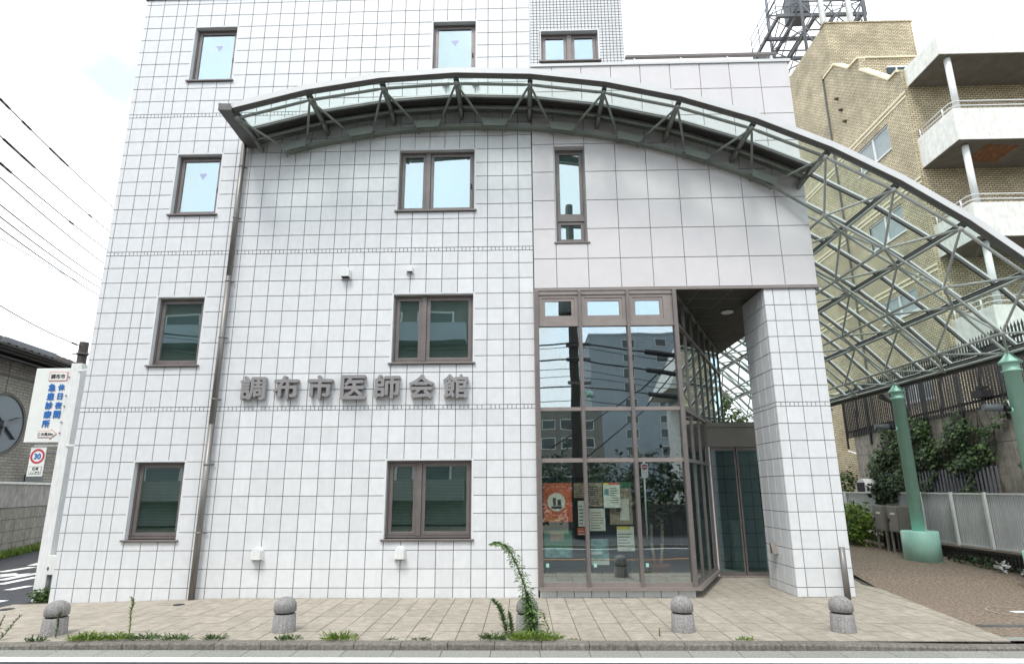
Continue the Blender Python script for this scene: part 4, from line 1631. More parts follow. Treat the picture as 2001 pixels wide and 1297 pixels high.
bush('ivy', 'small green sprig growing from the ledge on the concrete wall', 'plant', (19.15, 2.75, 2.25), (.15, .45, .12), 220, 'leaf_mid', .09, .05)
MB().path([(19.25, 3.35, 3.7), (19.24, 3.2, 3.2), (19.22, 3.0, 2.5), (19.22, 2.95, 2.25)], .022, n=8).path([(19.25, 3.3, 3.6), (19.22, 3.08, 3.0), (19.22, 2.86, 2.3)], .016, n=8).build('wall_pipe', 'corrugated', None, label='two thin grey conduits running down the concrete wall', category='pipe')
MB().box(18.95, 19.3, 2.6, 2.95, 1.95, 2.12).build('wall_ledge', 'concrete_wall', None, label='small concrete ledge block on the retaining wall', category='ledge')
MB().path([(20.45, 12.5, 3.1), (20.42, 11.5, 2.85), (20.42, 10.6, 2.9), (20.4, 10.0, 3.05)], .035, n=8).build('wall_hose', 'balcony_white', None, label='pale sagging hose along the base of the brick wall', category='hose')
# round vent hood behind fence
hd = thing('duct_hood', 'curved pale metal duct hood rising behind the corrugated fence', 'vent', (19.0, 9.05, 1.6))
pr = [(9.05 - .25, 1.5)] + [(9.05 + .27 * math.cos(t), 1.75 + .27 * math.sin(t)) for t in [math.pi - i * math.pi / 10 for i in range(11)]] + [(9.05 + .27, 1.5)]
MB().prism(pr, 'x', 18.8, 19.15).build('hood', 'corrugated', hd)
MB().box(18.78, 18.8, 8.85, 9.25, 1.55, 1.9).build('mouth', 'dark', hd)

# cabinets
for n_, (y0, y1, lb) in enumerate(((5.36, 5.82, 'left grey-brown utility cabinet on legs in the passage'), (4.76, 5.20, 'right grey-brown utility cabinet on legs behind the green column'))):
    x0, x1 = 17.2, 17.54
    o = thing('utility_cabinet', lb, 'cabinet', ((x0 + x1) / 2, (y0 + y1) / 2, .2), 'utility cabinets in the passage')
    MB().box(x0, x1, y0, y1, .66, 1.28).build('body', 'cabinet', o, bevel=.01)
    MB().box(x0 - .012, x0 - .001, y0 + .03, y1 - .03, .70, 1.22).build('door', 'cabinet', o)
    MB().box(x0 - .016, x0 - .013, y0 + .12, y0 + .3, 1.08, 1.13).build('label_plate', 'paper', o)
    MB().box(x0 - .03, x0 - .013, y1 - .08, y1 - .06, .9, .98).build('handle', 'dark', o)
    for b_ in (y0 + .02, y1 - .06):
        for a in (x0 + .01, x1 - .05):
            MB().box(a, a + .04, b_, b_ + .04, .15, .66).build('leg', 'cabinet', o)
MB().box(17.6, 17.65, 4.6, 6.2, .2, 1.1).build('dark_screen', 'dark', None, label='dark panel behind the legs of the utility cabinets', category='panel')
# litter
for (x, y, s, lb) in ((17.72, 2.45, .13, 'crumpled white litter under the corrugated fence'), (17.75, 1.95, .07, 'small grey scrap of litter beside the larger white one')):
    mb = MB()
    for q in range(16):
        c = Vector((x + R_.uniform(-s, s) * .6, y + R_.uniform(-s, s) * .6, .09 + R_.uniform(0, s)))
        mb.leaf(c, (R_.uniform(-1, 1), R_.uniform(-1, 1), R_.uniform(-1, 1)), (R_.uniform(-1, 1), R_.uniform(-1, 1), 1), s, s * .9)
    mb.build('litter', 'litter', None, label=lb, category='litter')

# ================================================================== BOLLARDS AND WEEDS
BL = [(1.93, -2.42, 'weathered granite bollard nearest the white sign pole'), (4.87, -2.35, 'granite bollard below the building lettering'),
      (7.99, -2.38, 'granite bollard hidden behind the tall drooping weed'), (9.96, -2.33, 'granite bollard in front of the glazed bay window'),
      (11.96, -2.33, 'rightmost granite bollard, in front of the tiled pillar')]
for n_, (x, y, lb) in enumerate(BL):
    z = gz(x)
    prof = [(.150, z - .02), (.146, z + .015), (.136, z + .205), (.118, z + .212), (.118, z + .226), (.136, z + .232)]
    o = thing('bollard', lb, 'bollard', (x, y, z), 'granite bollards along the kerb')
    MB().lathe([(.152, z - .02), (.146, z + .01), (.137, z + .205), (.125, z + .212)], x, y, 32).build('shaft', 'granite', o)
    MB().lathe([(.116, z + .2), (.116, z + .235)], x, y, 32).build('groove', 'dark', o)
    dome = [(.127, z + .232), (.139, z + .240), (.139, z + .30)]
    for i in range(1, 9):
        t = i / 8 * math.pi / 2
        dome.append((.139 * math.cos(t) + .001, z + .30 + .115 * math.sin(t)))
    MB().lathe(dome, x, y, 32).build('dome_cap', 'granite', o)


def weed(x, y, z, pts, name, label, nl, L, W, m='leaf_mid', thick=.006, group=None, spread=1.0, droop=0.0):
    o = thing(name, label, 'plant', (x, y, z), group)
    sm, lmb = MB(), MB()
    P_ = [Vector(q) for q in pts]
    for i in range(len(P_) - 1):
        sm.tube(P_[i], P_[i + 1], thick * (1 - .7 * i / len(P_)), thick * (1 - .7 * (i + 1) / len(P_)), n=6)
    sm.build('stem', 'stem', o)
    for q in range(nl):
        t = (q / nl) ** .8 * (len(P_) - 1)
        i = min(int(t), len(P_) - 2)
        c = P_[i].lerp(P_[i + 1], t - i)
        a = q * 2.4
        ax = (P_[i + 1] - P_[i]).normalized()
        s = 1 - .55 * q / nl
        d = Vector((math.cos(a), math.sin(a) * .8, R_.uniform(.0, .9) - droop)) * spread + ax * .35
        Lq = L * s * R_.uniform(.55, 1.35)
        if droop:
            m1 = c + d.normalized() * Lq * .55
            lmb.leaf(c, d, (0, 0, 1), Lq * .6, W * .8)
            lmb.leaf(m1, d + Vector((0, 0, -.9)), (0, 0, 1), Lq * .6, W)
        else:
            lmb.leaf(c, d, (0, 0, 1), Lq, W)
    lmb.build('foliage', m, o)
    return o


def tuft(x, y, z, r, h, n, label, m='leaf_mid', name='weed_tuft', group='weed tufts along the kerb'):
    o = thing(name, label, 'weed', (x, y, z), group)
    mb = MB()
    for _ in range(int(n * 1.1)):
        a = R_.uniform(0, 2 * math.pi)
        rr_ = r * R_.random() * 1.15
        c = Vector((x + math.cos(a) * rr_, y + math.sin(a) * rr_ * .45, z))
        d = Vector((math.cos(a) * .9 + R_.uniform(-.4, .4), math.sin(a) * .5, R_.uniform(.2, 1.1)))
        hh = h * R_.uniform(.5, 1.1)
        d.normalize()
        k = c + d * hh * .6
        mb.leaf(c, d, (R_.uniform(-.5, .5), 1, 0), hh, .010)
        if R_.random() < .8:
            mb.leaf(k, d + Vector((R_.uniform(-.8, .8), R_.uniform(-.5, .5), R_.uniform(-.6, .2))), (0, 0, 1), hh * R_.uniform(.3, .7), .018)
    mb.build('blades', m, o)
    return o


weed(8.0, -2.6, 0, [(8.02, -2.6, 0), (8.03, -2.6, .2), (8.0, -2.59, .4), (7.95, -2.58, .6), (7.88, -2.57, .78), (7.80, -2.57, .95), (7.73, -2.57, 1.04), (7.62, -2.57, 1.09), (7.55, -2.57, 1.07)],
     'tall_weed', 'tall drooping weed growing in front of the middle bollard', 430, .115, .019, 'weed_green', .011, droop=.25)
weed(8.05, -2.62, 0, [(8.06, -2.62, 0), (8.08, -2.62, .15), (8.02, -2.61, .33), (7.98, -2.6, .5)], 'tall_weed', 'leafy weed at the foot of the tall drooping one', 170, .16, .024, 'weed_green', spread=1.3, droop=.2)
weed(7.72, -2.6, 0, [(7.74, -2.6, 0), (7.70, -2.6, .15), (7.66, -2.6, .3), (7.56, -2.6, .41)], 'tall_weed', 'knee-high weed leaning left beside the middle bollard', 170, .09, .02, 'weed_green')
weed(7.8, -2.62, 0, [(7.80, -2.62, 0), (7.79, -2.62, .13), (7.77, -2.62, .27)], 'tall_weed', 'short upright weed between the leaning weed and the bollard', 110, .075, .018, 'weed_green')
weed(8.24, -2.66, 0, [(8.2, -2.66, 0), (8.25, -2.66, .1), (8.2, -2.66, .2), (8.19, -2.66, .27)], 'tall_weed', 'small weed just right of the middle bollard', 50, .06, .012, 'leaf_lime')
weed(3.0, -2.55, -.005, [(3.0, -2.55, 0), (2.99, -2.55, .15), (2.98, -2.55, .28), (3.0, -2.55, .36), (2.96, -2.55, .44)], 'tall_weed', 'thin upright weed on the left half of the kerb', 100, .065, .012, 'leaf_lime')
weed(2.1, -2.6, -.02, [(2.1, -2.6, -.02), (2.11, -2.6, .1), (2.1, -2.6, .2), (2.12, -2.6, .27)], 'tall_weed', 'bushy weed in front of the leftmost bollard', 100, .06, .011)
weed(1.42, -2.62, -.04, [(1.42, -2.62, -.03), (1.5, -2.62, .07), (1.56, -2.62, .16), (1.63, -2.62, .24)], 'tall_weed', 'forked dry weed at the left edge of the photo', 40, .06, .018)
weed(1.38, -2.62, -.04, [(1.38, -2.62, -.03), (1.38, -2.62, .12), (1.42, -2.62, .24)], 'tall_weed', 'upright shoot beside the forked dry weed at far left', 30, .05, .016)
weed(9.6, -2.6, 0, [(9.6, -2.6, 0), (9.6, -2.6, .09)], 'tall_weed', 'tiny seedling left of the bay window bollard', 14, .04, .016, 'leaf_lime')
for (x, r, h, n, lb) in ((1.36, .1, .1, 60, 'grass tuft at the very left end of the kerb'), (2.0, .09, .08, 60, 'small grass tuft at the foot of the leftmost bollard'),
                         (2.62, .17, .11, 170, 'dense bright grass tuft just right of the leftmost bollard'), (3.02, .13, .10, 110, 'grass tuft around the thin upright weed'),
                         (3.33, .15, .09, 90, 'sparse pale tuft right of the thin upright weed'), (3.72, .16, .08, 90, 'spreading tuft below the downpipe'),
                         (4.18, .09, .09, 50, 'small leafy tuft left of the second bollard'), (5.1, .13, .07, 80, 'flat green tuft right of the second bollard'),
                         (5.72, .17, .11, 120, 'leafy tuft drooping over the kerb below the letters'), (6.35, .07, .04, 20, 'tiny sprig on the kerb joint'),
                         (6.72, .08, .05, 30, 'small sprig below the centre window'), (7.58, .12, .1, 90, 'pale tuft left of the leaning weed'),
                         (8.02, .22, .12, 200, 'thick tuft at the foot of the tall drooping weed'), (8.28, .1, .1, 60, 'light tuft right of the tall drooping weed'),
                         (8.55, .07, .03, 16, 'flat seedling patch on the kerb right of the tall weed'), (10.55, .09, .05, 40, 'flat green tuft right of the bay window bollard')):
    tuft(x, -2.78, gz(x), r, h, n, lb, 'leaf_lime' if n > 100 or x > 8 else 'leaf_mid')

# ================================================================== BAY DISPLAY
def poster(name, label, x0, x1, z0, z1, m, y=.16, blocks=(), group='posters inside the bay window'):
    y -= .09
    o = thing(name, label, 'poster', ((x0 + x1) / 2, y, z0), group)
    MB().box(x0, x1, y, y + .004, z0, z1).build('sheet', m, o)
    for (a, b, c, d, mm) in blocks:
        MB().box(lerp(x0, x1, a), lerp(x0, x1, b), y - .002, y - .0005, lerp(z0, z1, c), lerp(z0, z1, d)).build('print', mm, o)
    return o


def lines(n, a=.1, b=.9, z0=.1, z1=.9, m='paper_ink', th=.25):
    out = []
    st = (z1 - z0) / n
    for i in range(n):
        out.append((a, lerp(a, b, R_.uniform(.6, 1)), z0 + i * st, z0 + i * st + st * th, m))
    return out


pr_ = poster('poster', 'red poster with a grey round emblem in the left pane of the bay', 8.30, 8.80, 1.20, 1.85, 'paper_red', blocks=lines(2, .1, .8, .04, .12, 'paper_yellow'))
MB().prism([(8.53 + .155 * math.cos(2 * math.pi * i / 24), 1.53 + .155 * math.sin(2 * math.pi * i / 24)) for i in range(24)], 'y', .064, .0665).build('emblem', 'paper', pr_)
MB().box(8.44, 8.62, .061, .0635, 1.42, 1.46).box(8.47, 8.52, .061, .0635, 1.47, 1.6).box(8.55, 8.61, .061, .0635, 1.47, 1.57).build('emblem_print', 'paper_ink', pr_)
poster('poster', 'yellowish notice beside the red poster', 8.84, 9.02, 1.60, 1.85, 'paper_tan', blocks=lines(5))
poster('poster', 'pale leaflet below the yellowish notice', 8.90, 9.02, 1.12, 1.55, 'paper', blocks=lines(6))
poster('poster', 'small red-brown card under the pale leaflet', 8.88, 9.02, .98, 1.10, 'paper_red', blocks=lines(2, m='paper'))
poster('poster', 'green scenic print low in the left pane', 8.31, 8.78, .62, 1.06, 'paper_green', blocks=[(0, 1, 0, .35, 'paper_sea'), (.2, .7, .6, .95, 'paper_tan')])
poster('poster', 'grey printed sheet at the left of the middle pane', 9.09, 9.33, 1.45, 1.85, 'paper_tan', blocks=lines(9, m='paper_ink', th=.4))
poster('poster', 'tan printed sheet below the grey one in the middle pane', 9.09, 9.36, 1.05, 1.42, 'paper', blocks=lines(7, m='paper_tan', th=.4))
poster('poster', 'bright notice with yellow corner in the middle pane', 9.34, 9.63, 1.43, 1.85, 'paper', .12, blocks=[(0, .3, .92, 1, 'paper_yellow'), (.3, 1, .92, 1, 'paper_red')] + lines(7, .4, .95, .2, .85) + [(.05, .33, .5, .75, 'paper_sea')])
poster('poster', 'tall poster with a pale figure and green header', 9.45, 9.84, 1.15, 1.86, 'paper_tan', .2, blocks=[(0, 1, .86, 1, 'paper_green'), (.45, .85, .1, .6, 'paper'), (.3, .5, .3, .5, 'paper_ink')])
poster('poster', 'white schedule sheet with a yellow strip in the middle pane', 9.55, 9.84, .72, 1.12, 'paper', blocks=[(0, .8, .88, 1, 'paper_yellow')] + lines(6, .05, .95, .08, .8))
poster('poster', 'sea view print low in the middle pane', 9.10, 9.40, .50, .92, 'paper_sea', blocks=[(0, 1, 0, .15, 'paper'), (0, .6, .4, .5, 'paper')])
db = thing('display_board', 'low display bench behind the bay glass', 'bench', (9.2, .5, .15))
MB().box(8.3, 9.85, .35, .8, .60, .66).build('bench_top', 'lintel', db)
for x in (8.35, 9.1, 9.75):
    MB().box(x, x + .06, .4, .75, .15, .6).build('bench_leg', 'opp_dark', db)
MB().box(8.28, 9.86, .20, .215, .9, 1.95).build('board', 'opp_glass', db)
pt = thing('potted_plant', 'potted plant with pale twin stems behind the right bay pane', 'plant', (10.3, .6, .15))
MB().lathe([(.14, .15), (.2, .42), (.21, .45)], 10.32, .55, 20).build('pot', 'terracotta', pt)
MB().path([(10.27, .55, .44), (10.22, .55, .8), (10.24, .55, 1.15)], .03, n=8).path([(10.37, .55, .44), (10.42, .57, .8), (10.44, .57, 1.2)], .028, n=8).build('trunk', 'paper_tan', pt)
leaves(260, blob((10.3, .6, 1.45), (.3, .3, .35)), .16, .05).build('foliage', 'leaf_dark', pt)
for x in (8.33, 9.13, 10.0):
    MB().box(x, x + .05, .014, .018, .47, .53).build('door_sticker', 'mint', None, label={8.33: 'small mint square sticker low on the left bay pane', 9.13: 'small mint square sticker low on the middle bay pane', 10.0: 'small mint square sticker low on the right bay pane'}[x], category='sticker', group='mint stickers on the bay glass')
lk = thing('reception_stand', 'white pedestal stand with a screen inside the entrance door', 'stand', (12.6, 3.0, .02))
MB().box(12.5, 12.7, 2.95, 3.15, .02, 1.0).build('pedestal', 'paper', lk)
MB().box(12.4, 12.75, 2.85, 3.15, 1.0, 1.08).build('tray', 'white_metal', lk)
MB().box(12.46, 12.6, 2.9, 3.0, 1.081, 1.09).build('screen', 'dark', lk)

# ================================================================== LEFT SIDE: SIGN, STREET, HOUSE
sg = thing('clinic_sign', 'white clinic signboard on a white square pole at the corner', 'sign', (-.5, .3, -.1))
MB().box(-.605, -.40, .26, .40, -.12, 4.12).build('sign_pole', 'white_metal', sg, bevel=.006)
bd = MB().box(-1.275, -.61, .27, .40, 2.63, 4.03).build('signboard', 'sign_white', sg, bevel=.012)
MB().box(-1.0, -.64, .262, .268, 3.78, 3.96).build('name_frame', 'sign_pale_red', bd)
MB().box(-.985, -.655, .257, .261, 3.795, 3.945).build('name_field', 'sign_white', bd)
text('調布市', .1, 'sign_black', 'lettering', bd, -.82, .255, 3.87, extrude=.001, thick=.002, width=.27)
for i, ch in enumerate('休日夜間'):
    text(ch, .2, 'sign_blue', 'lettering', bd, -.725, .262, 3.66 - i * .170, extrude=.002, thick=.0045, width=.125 if ch != '日' else .09)
for i, ch in enumerate('急患診療所'):
    text(ch, .2, 'sign_blue', 'lettering', bd, -.905, .262, 3.66 - i * .170, extrude=.002, thick=.0045, width=.135)
AR = [(-1.02, 2.72), (-.79, 2.72), (-.79, 2.685), (-.66, 2.785), (-.79, 2.885), (-.79, 2.85), (-1.02, 2.85)]
AR2 = [(-1.008, 2.732), (-.778, 2.732), (-.778, 2.708), (-.68, 2.785), (-.778, 2.862), (-.778, 2.838), (-1.008, 2.838)]
MB().prism(AR, 'y', .262, .268).build('arrow_frame', 'sign_pale_red', bd)
MB().prism(AR2, 'y', .257, .261).build('arrow_field', 'sign_white', bd)
text('この奥30m', .08, 'sign_black', 'lettering', bd, -.865, .255, 2.785, extrude=.001, thick=.0018, width=.28)
for z in (3.98, 2.58):
    MB().bar((-.62, .35, z), (.02, .02, z - .02), .018, .03).bar((-1.1, .33, z), (-.5, .33, z), .02, .03).build('tie_bar', 'white_metal', sg)
for z in (3.85, 3.5, 3.3, 3.0, 2.8):
    MB().tube((-.60, .255, z), (-.60, .235, z), .012, n=8).build('bolt', 'steel_dark', sg)
MB().box(-.40, -.22, .20, .34, .34, .66).build('meter_box', 'white_metal', sg, bevel=.006)
MB().box(-.36, -.34, .19, .2, .42, .47).build('box_lock', 'dark', sg)
MB().tube((-.37, .30, .34), (-.40, .30, -.1), .03, n=10).build('conduit', 'grey_iron', sg)
MB().box(-.56, -.42, .40, .42, 2.3, 2.55).build('clamp', 'grey_iron', sg)
# speed sign
s3 = thing('speed_sign', 'white traffic sign with a red ring and the number 30', 'sign', (-1.0, .33, 2.0))
pts = MB()
MB().box(-1.155, -.86, .33, .345, 2.02, 2.55).build('plate', 'sign_white', s3, bevel=.02)


def disc(cx, cz, r0, r1, y, m, nm, par):
    mb = MB()
    n = 36
    for i in range(n):
        a, b = 2 * math.pi * i / n, 2 * math.pi * (i + 1) / n
        mb.quad((cx + r0 * math.cos(a), y, cz + r0 * math.sin(a)), (cx + r1 * math.cos(a), y, cz + r1 * math.sin(a)), (cx + r1 * math.cos(b), y, cz + r1 * math.sin(b)), (cx + r0 * math.cos(b), y, cz + r0 * math.sin(b)))
    return mb.build(nm, m, par)


disc(-1.005, 2.385, .098, .135, .327, 'sign_red', 'ring', s3)
text('30', .12, 'sign_blue', 'lettering', s3, -1.005, .326, 2.385, extrude=.001, thick=.004, width=.12, height=.095)
MB().box(-1.12, -.89, .3265, .3285, 2.06, 2.20).build('caption_frame', 'sign_black', s3)
MB().box(-1.114, -.896, .3245, .3262, 2.066, 2.194).build('caption_field', 'sign_white', s3)
text('区域', .05, 'sign_black', 'lettering', s3, -1.0, .3235, 2.16, extrude=.0008, thick=.0012, width=.11)
text('ここから', .05, 'sign_black', 'lettering', s3, -1.0, .3235, 2.097, extrude=.0008, thick=.0012, width=.17)
MB().tube((-.87, .36, 2.45), (-.6, .36, 2.45), .012, n=8).tube((-.87, .36, 2.1), (-.6, .36, 2.1), .012, n=8).build('arm', 'grey_iron', s3)
# grey signal box behind
MB().box(-.86, -.66, .9, 1.05, 2.1, 2.75).box(-.75, -.7, .95, 1.0, 2.75, 2.8).build('grey_box', 'grey_iron', None, label='grey control box behind the speed sign', category='box')

# utility pole at the left with clamps
up1 = thing('utility_pole', 'dark brown utility pole behind the white clinic sign', 'pole', (-4.95, 6, 0))
MB().tube((-4.93, 6, -.1), (-4.97, 6, 6.03), .135, .12, n=16).build('pole', 'pole_brown', up1)
for z in (5.15, 5.65, 3.4, 2.4, 2.2):
    MB().tube((-4.97, 6, z), (-4.97, 6, z + .05), .15, n=16).bar((-5.2, 5.9, z + .02), (-4.7, 5.9, z + .02), .03, .03).build('clamp', 'steel_dark', up1)
MB().box(-4.85, -4.6, 5.8, 6.0, 1.9, 2.1).build('bracket', 'steel_dark', up1)


# overhead cables
def cable(name, label, a, b, r, sag, sleeve=()):
    a, b = Vector(a), Vector(b)
    n = 18
    pts = [a.lerp(b, i / n) - Vector((0, 0, sag * 4 * (i / n) * (1 - i / n))) for i in range(n + 1)]
    o = thing(name, label, 'cable', tuple(a), 'overhead cables at the left')
    MB().path(pts, r, n=6).build('wire', 'cable', o)
    for s0, s1 in sleeve:
        ps = [a.lerp(b, t) - Vector((0, 0, sag * 4 * t * (1 - t))) for t in (s0, (s0 + s1) / 2, s1)]
        MB().path(ps, r * 2.1, n=8).build('sleeve', 'cable', o)


CBL = [((-5.01, 2, 11.342), (-11.02, 14, 14.763), 'highest and thickest of the cables crossing the sky', ((.0, .05), (.12, .17), (.3, .45))),
       ((-4.80, 2, 10.298), (-11.0, 14, 13.547), 'second highest cable crossing the sky', ((.02, .2), (.7, .73))),
       ((-4.65, 2, 9.552), (-10.98, 14, 12.632), 'third highest cable crossing the sky', ((.0, .06), (.5, .54))),
       ((-4.57, 2, 9.165), (-10.99, 14, 11.955), 'fourth highest cable crossing the sky', ()),
       ((-4.43, 2, 8.447), (-10.98, 14, 11.163), 'fifth highest cable crossing the sky', ()),
       ((-4.36, 2, 8.127), (-10.99, 14, 10.772), 'sixth highest cable crossing the sky', ()),
       ((-4.30, 2, 7.837), (-10.98, 14, 10.431), 'seventh cable, lowest of the parallel bundle', ()),
       ((-4.25, 2, 7.576), (-11.02, 14, 10.65), 'thin pale cable crossing under the bundle', ())]
for a, b, lb, sl in CBL:
    A, Bv = Vector(a), Vector(b)
    d = Bv - A
    r = .0155 if 'thin' not in lb else .009
    a2 = A - d * .12
    b2 = A + d * 1.5
    cable('overhead_cable', lb, a2, b2, r, .0 + .16, [((s0 + .12) / 1.62, (s1 + .12) / 1.62) for s0, s1 in sl])
cable('overhead_cable', 'service cable dropping to the top of the dark utility pole', (-3.3, 0.2, 5.95), (-5.0, 5.95, 5.9), .012, .12, ((.9, .95),))

# boundary wall along the side street
wd = Vector((-.36, .933, 0)).normalized()
wp = Vector((-7.35, 6.75, 0))


def WP(s, off=0, z=0):
    n = Vector((-wd.y, wd.x, 0))
    return wp + wd * s + n * off + Vector((0, 0, z))


bwl = thing('boundary_wall', 'low block boundary wall with a pale rendered top along the side street', 'wall', tuple(WP(0)))
for row in range(4):
    z0 = -.1 + row * .345
    s = -6 + (row % 2) * .45
    while s < 12:
        a, b = WP(s + .008, 0), WP(s + .892, 0)
        MB().bar(a + Vector((0, 0, z0 + .17)), b + Vector((0, 0, z0 + .17)), .15 + R_.uniform(0, .012), .333).build('block', 'concrete_wall', bwl)
        s += .9
s = -6
while s < 12:
    MB().bar(WP(s + .004, -.02, 1.63), WP(s + 1.79, -.02, 1.63), .16, .68).build('rendered_panel', 'concrete', bwl)
    s += 1.8
MB().bar(WP(-6, -.02, 2.01), WP(12, -.02, 2.01), .24, .07).build('wall_cap', 'balcony_white', bwl)
gr = MB()
for _ in range(2600):
    s, o_ = R_.uniform(-4, 8), R_.uniform(-.55, -.12)
    c = WP(s, o_, -.1)
    gr.leaf(c, (R_.uniform(-.5, .5), R_.uniform(-.5, .5), 1), (R_.uniform(-1, 1), R_.uniform(-1, 1), 0), R_.uniform(.1, .28), .03)
gr.build('grass', 'leaf_lime', None, kind='stuff')

# neighbouring house
hs = thing('neighbour_house', 'grey stone-clad house with a dark tiled roof and round window', 'house', (-10, 10, 0))
HA, HB = Vector((-8.75, 3.5, 0)), Vector((-10.2, 15.8, 0))
hd_ = (HB - HA).normalized()
hn = Vector((hd_.y, -hd_.x, 0))         # towards the street


def HP(s, off=0, z=0):
    return HA + hd_ * s + hn * off + Vector((0, 0, z))


hm = MB()
L_ = 12.4
k = 0
for p in (HP(0, 0, -.1), HP(L_, 0, -.1), HP(L_, -7, -.1), HP(0, -7, -.1), HP(0, 0, 6.15), HP(L_, 0, 6.15), HP(L_, -7, 6.15), HP(0, -7, 6.15)):
    hm.v.append(tuple(p))
hm.f = [(0, 1, 5, 4), (1, 2, 6, 5), (2, 3, 7, 6), (3, 0, 4, 7), (4, 5, 6, 7)]
hw = hm.build('wall', 'small_brick', hs)
for s in (1.6, 3.3, 5.0, 6.8, 8.6):
    MB().bar(HP(s, .004, 0), HP(s, .004, 6.1), .012, .02, upv=hd_).build('wall_joint', 'joint', hs)
for z in (5.55,):
    MB().bar(HP(0, .01, z), HP(L_, .01, z), .03, .05).build('string_course', 'house_clad', hs)
# round window
rc = HP(5.1, .02, 3.95)
mb, mg = MB(), MB()
for i in range(40):
    a, b = 2 * math.pi * i / 40, 2 * math.pi * (i + 1) / 40
    q = lambda r, t, o: rc + hd_ * (r * math.cos(t)) + Vector((0, 0, r * math.sin(t))) + hn * o
    mb.quad(q(.93, a, .04), q(1.03, a, .04), q(1.03, b, .04), q(.93, b, .04))
    mb.quad(q(.93, a, .0), q(.93, a, .04), q(.93, b, .04), q(.93, b, .0))
    mg.v += [tuple(q(0, 0, .01)), tuple(q(.94, a, .01)), tuple(q(.94, b, .01))]
    mg.f.append((len(mg.v) - 3, len(mg.v) - 2, len(mg.v) - 1))
rw_ = mb.build('round_window', 'house_clad', hs)
mg.build('pane', 'round_glass', rw_)
for t in (.35, .35 + 2.09, .35 + 4.18, -.65):
    MB().bar(rc + hn * .06 + hd_ * (.1 * math.cos(t)) + Vector((0, 0, .1 * math.sin(t))), rc + hn * .06 + hd_ * (.75 * math.cos(t)) + Vector((0, 0, .75 * math.sin(t))), .07, .07, upv=hn).build('window_bar', 'grey_iron', rw_)
MB().bar(rc + hn * .05 - hd_ * .14, rc + hn * .05 + hd_ * .14, .2, .2).build('hub', 'grey_iron', rw_)
MB().bar(HP(6.6, .02, 1.9), HP(7.5, .02, 1.9), .04, .9).build('small_window', 'opp_glass', hs)
MB().bar(HP(6.9, .08, 2.75), HP(7.15, .08, 2.75), .15, .18).build('wall_lamp', 'dark', hs)
# eaves and rows of roof tiles
MB().bar(HP(-1, .35, 6.12), HP(L_ + 1, .35, 6.12), .9, .12).build('eave_soffit', 'pole_brown', hs)
MB().bar(HP(-1, .85, 6.2), HP(L_ + 1, .85, 6.2), .12, .12).build('gutter', 'pole_brown', hs)
rf = MB().bar(HP(-1, -1.6, 6.9), HP(L_ + 1, -1.6, 6.9), 5.0, .06, upv=hn * -.42 * -1 + Vector((0, 0, 1))).build('roof', 'roof_tile', hs)
for r in range(11):
    off = .85 - r * .30
    z = 6.27 + r * .115
    s0, s1 = -1, L_ + 1 - r * .45
    MB().bar(HP(s0, off, z), HP(s1, off, z), .30, .05, upv=hn * .25 + Vector((0, 0, 1))).build('tile_row', 'roof_tile', rf)
nub = MB()
for r in range(10):
    for q in range(40):
        s = -1 + q * .34
        if s > L_ + .6 - r * .45:
            continue
        off = .99 - r * .30
        nub.bar(HP(s, off, 6.285 + r * .115), HP(s + .2, off, 6.285 + r * .115), .06, .055)
nub.build('tile_butt_field', 'house_clad', rf, kind='stuff')
MB().bar(HP(3.2, .95, 6.38), HP(5.6, .95, 6.38), .12, .16).build('snow_guard', 'grey_iron', hs)

# ================================================================== ACROSS THE ROAD (what the glass reflects)
def block(name, label, x0, x1, y0, y1, z1, m, wins, cat='building', wm='opp_glass', frame='opp_white', ww=1.3, wh=1.3):
    o = thing(name, label, cat, ((x0 + x1) / 2, y1, 0), None)
    MB().box(x0, x1, y0, y1, -.1, z1).build('wall', m, o)
    MB().box(x0 - .1, x1 + .1, y0 - .1, y1 + .1, z1, z1 + .35).build('parapet', 'opp_grey', o)
    for (x, z) in wins:
        f_ = MB().box(x - .12, x + ww + .12, y1, y1 + .08, z - .12, z + wh + .12).build('window', frame, o)
        MB().box(x, x + ww, y1 + .08, y1 + .1, z, z + wh).build('pane', wm, f_)
    return o


W1 = [(x, z) for z in [2 + 2.95 * i for i in range(10)] for x in (27.8, 34.2)]
gb = block('grey_tower', 'tall grey apartment tower mirrored in the bay glass', 21.3, 37.8, -120, -100, 31, 'opp_grey', W1, ww=2.0, wh=1.5)
MB().box(37.8, 46, -118, -101, -.1, 28).build('wing', 'opp_grey', gb)
MB().tube((30, -105, 31), (30, -105, 37), .1, n=6).build('aerial', 'steel_dark', gb)
W2 = [(x, z) for z in [1.6 + 2.9 * i for i in range(5)] for x in (-13, -10, -7, -4, -1, 2)]
ob = block('facing_flats', 'dark brown flats mirrored in the lower windows', -16, 5.2, -34, -22, 15.2, 'opp_brown', W2, ww=1.9, wh=1.5)
for i in range(5):
    MB().box(-15.5, 4.8, -21.9, -20.8, 1.2 + 2.9 * i, 2.25 + 2.9 * i).build('balcony', 'opp_brown' if i in (0, 2, 4) else 'opp_grey', ob)
W3 = [(x, z) for z in (1.5, 4.3, 7.0) for x in (21.5, 24)]
wb = block('white_flats', 'white sloping-roofed flats mirrored in the right bay pane', 19.5, 28, -36, -28, 8.0, 'opp_white', W3, ww=1.4, wh=1.2)
MB().prism([(17.8, 8.3), (22.6, 8.3), (20.2, 12.8)], 'y', -35, -28.6).build('gable', 'opp_white', wb)
MB().box(18.2, 24, -27.8, -26, .0, 4.4).build('annex', 'opp_dark', wb)
W4 = [(x, z) for z in [2 + 2.9 * i for i in range(7)] for x in (11.0, 14.0, 17.0) if z < 12]
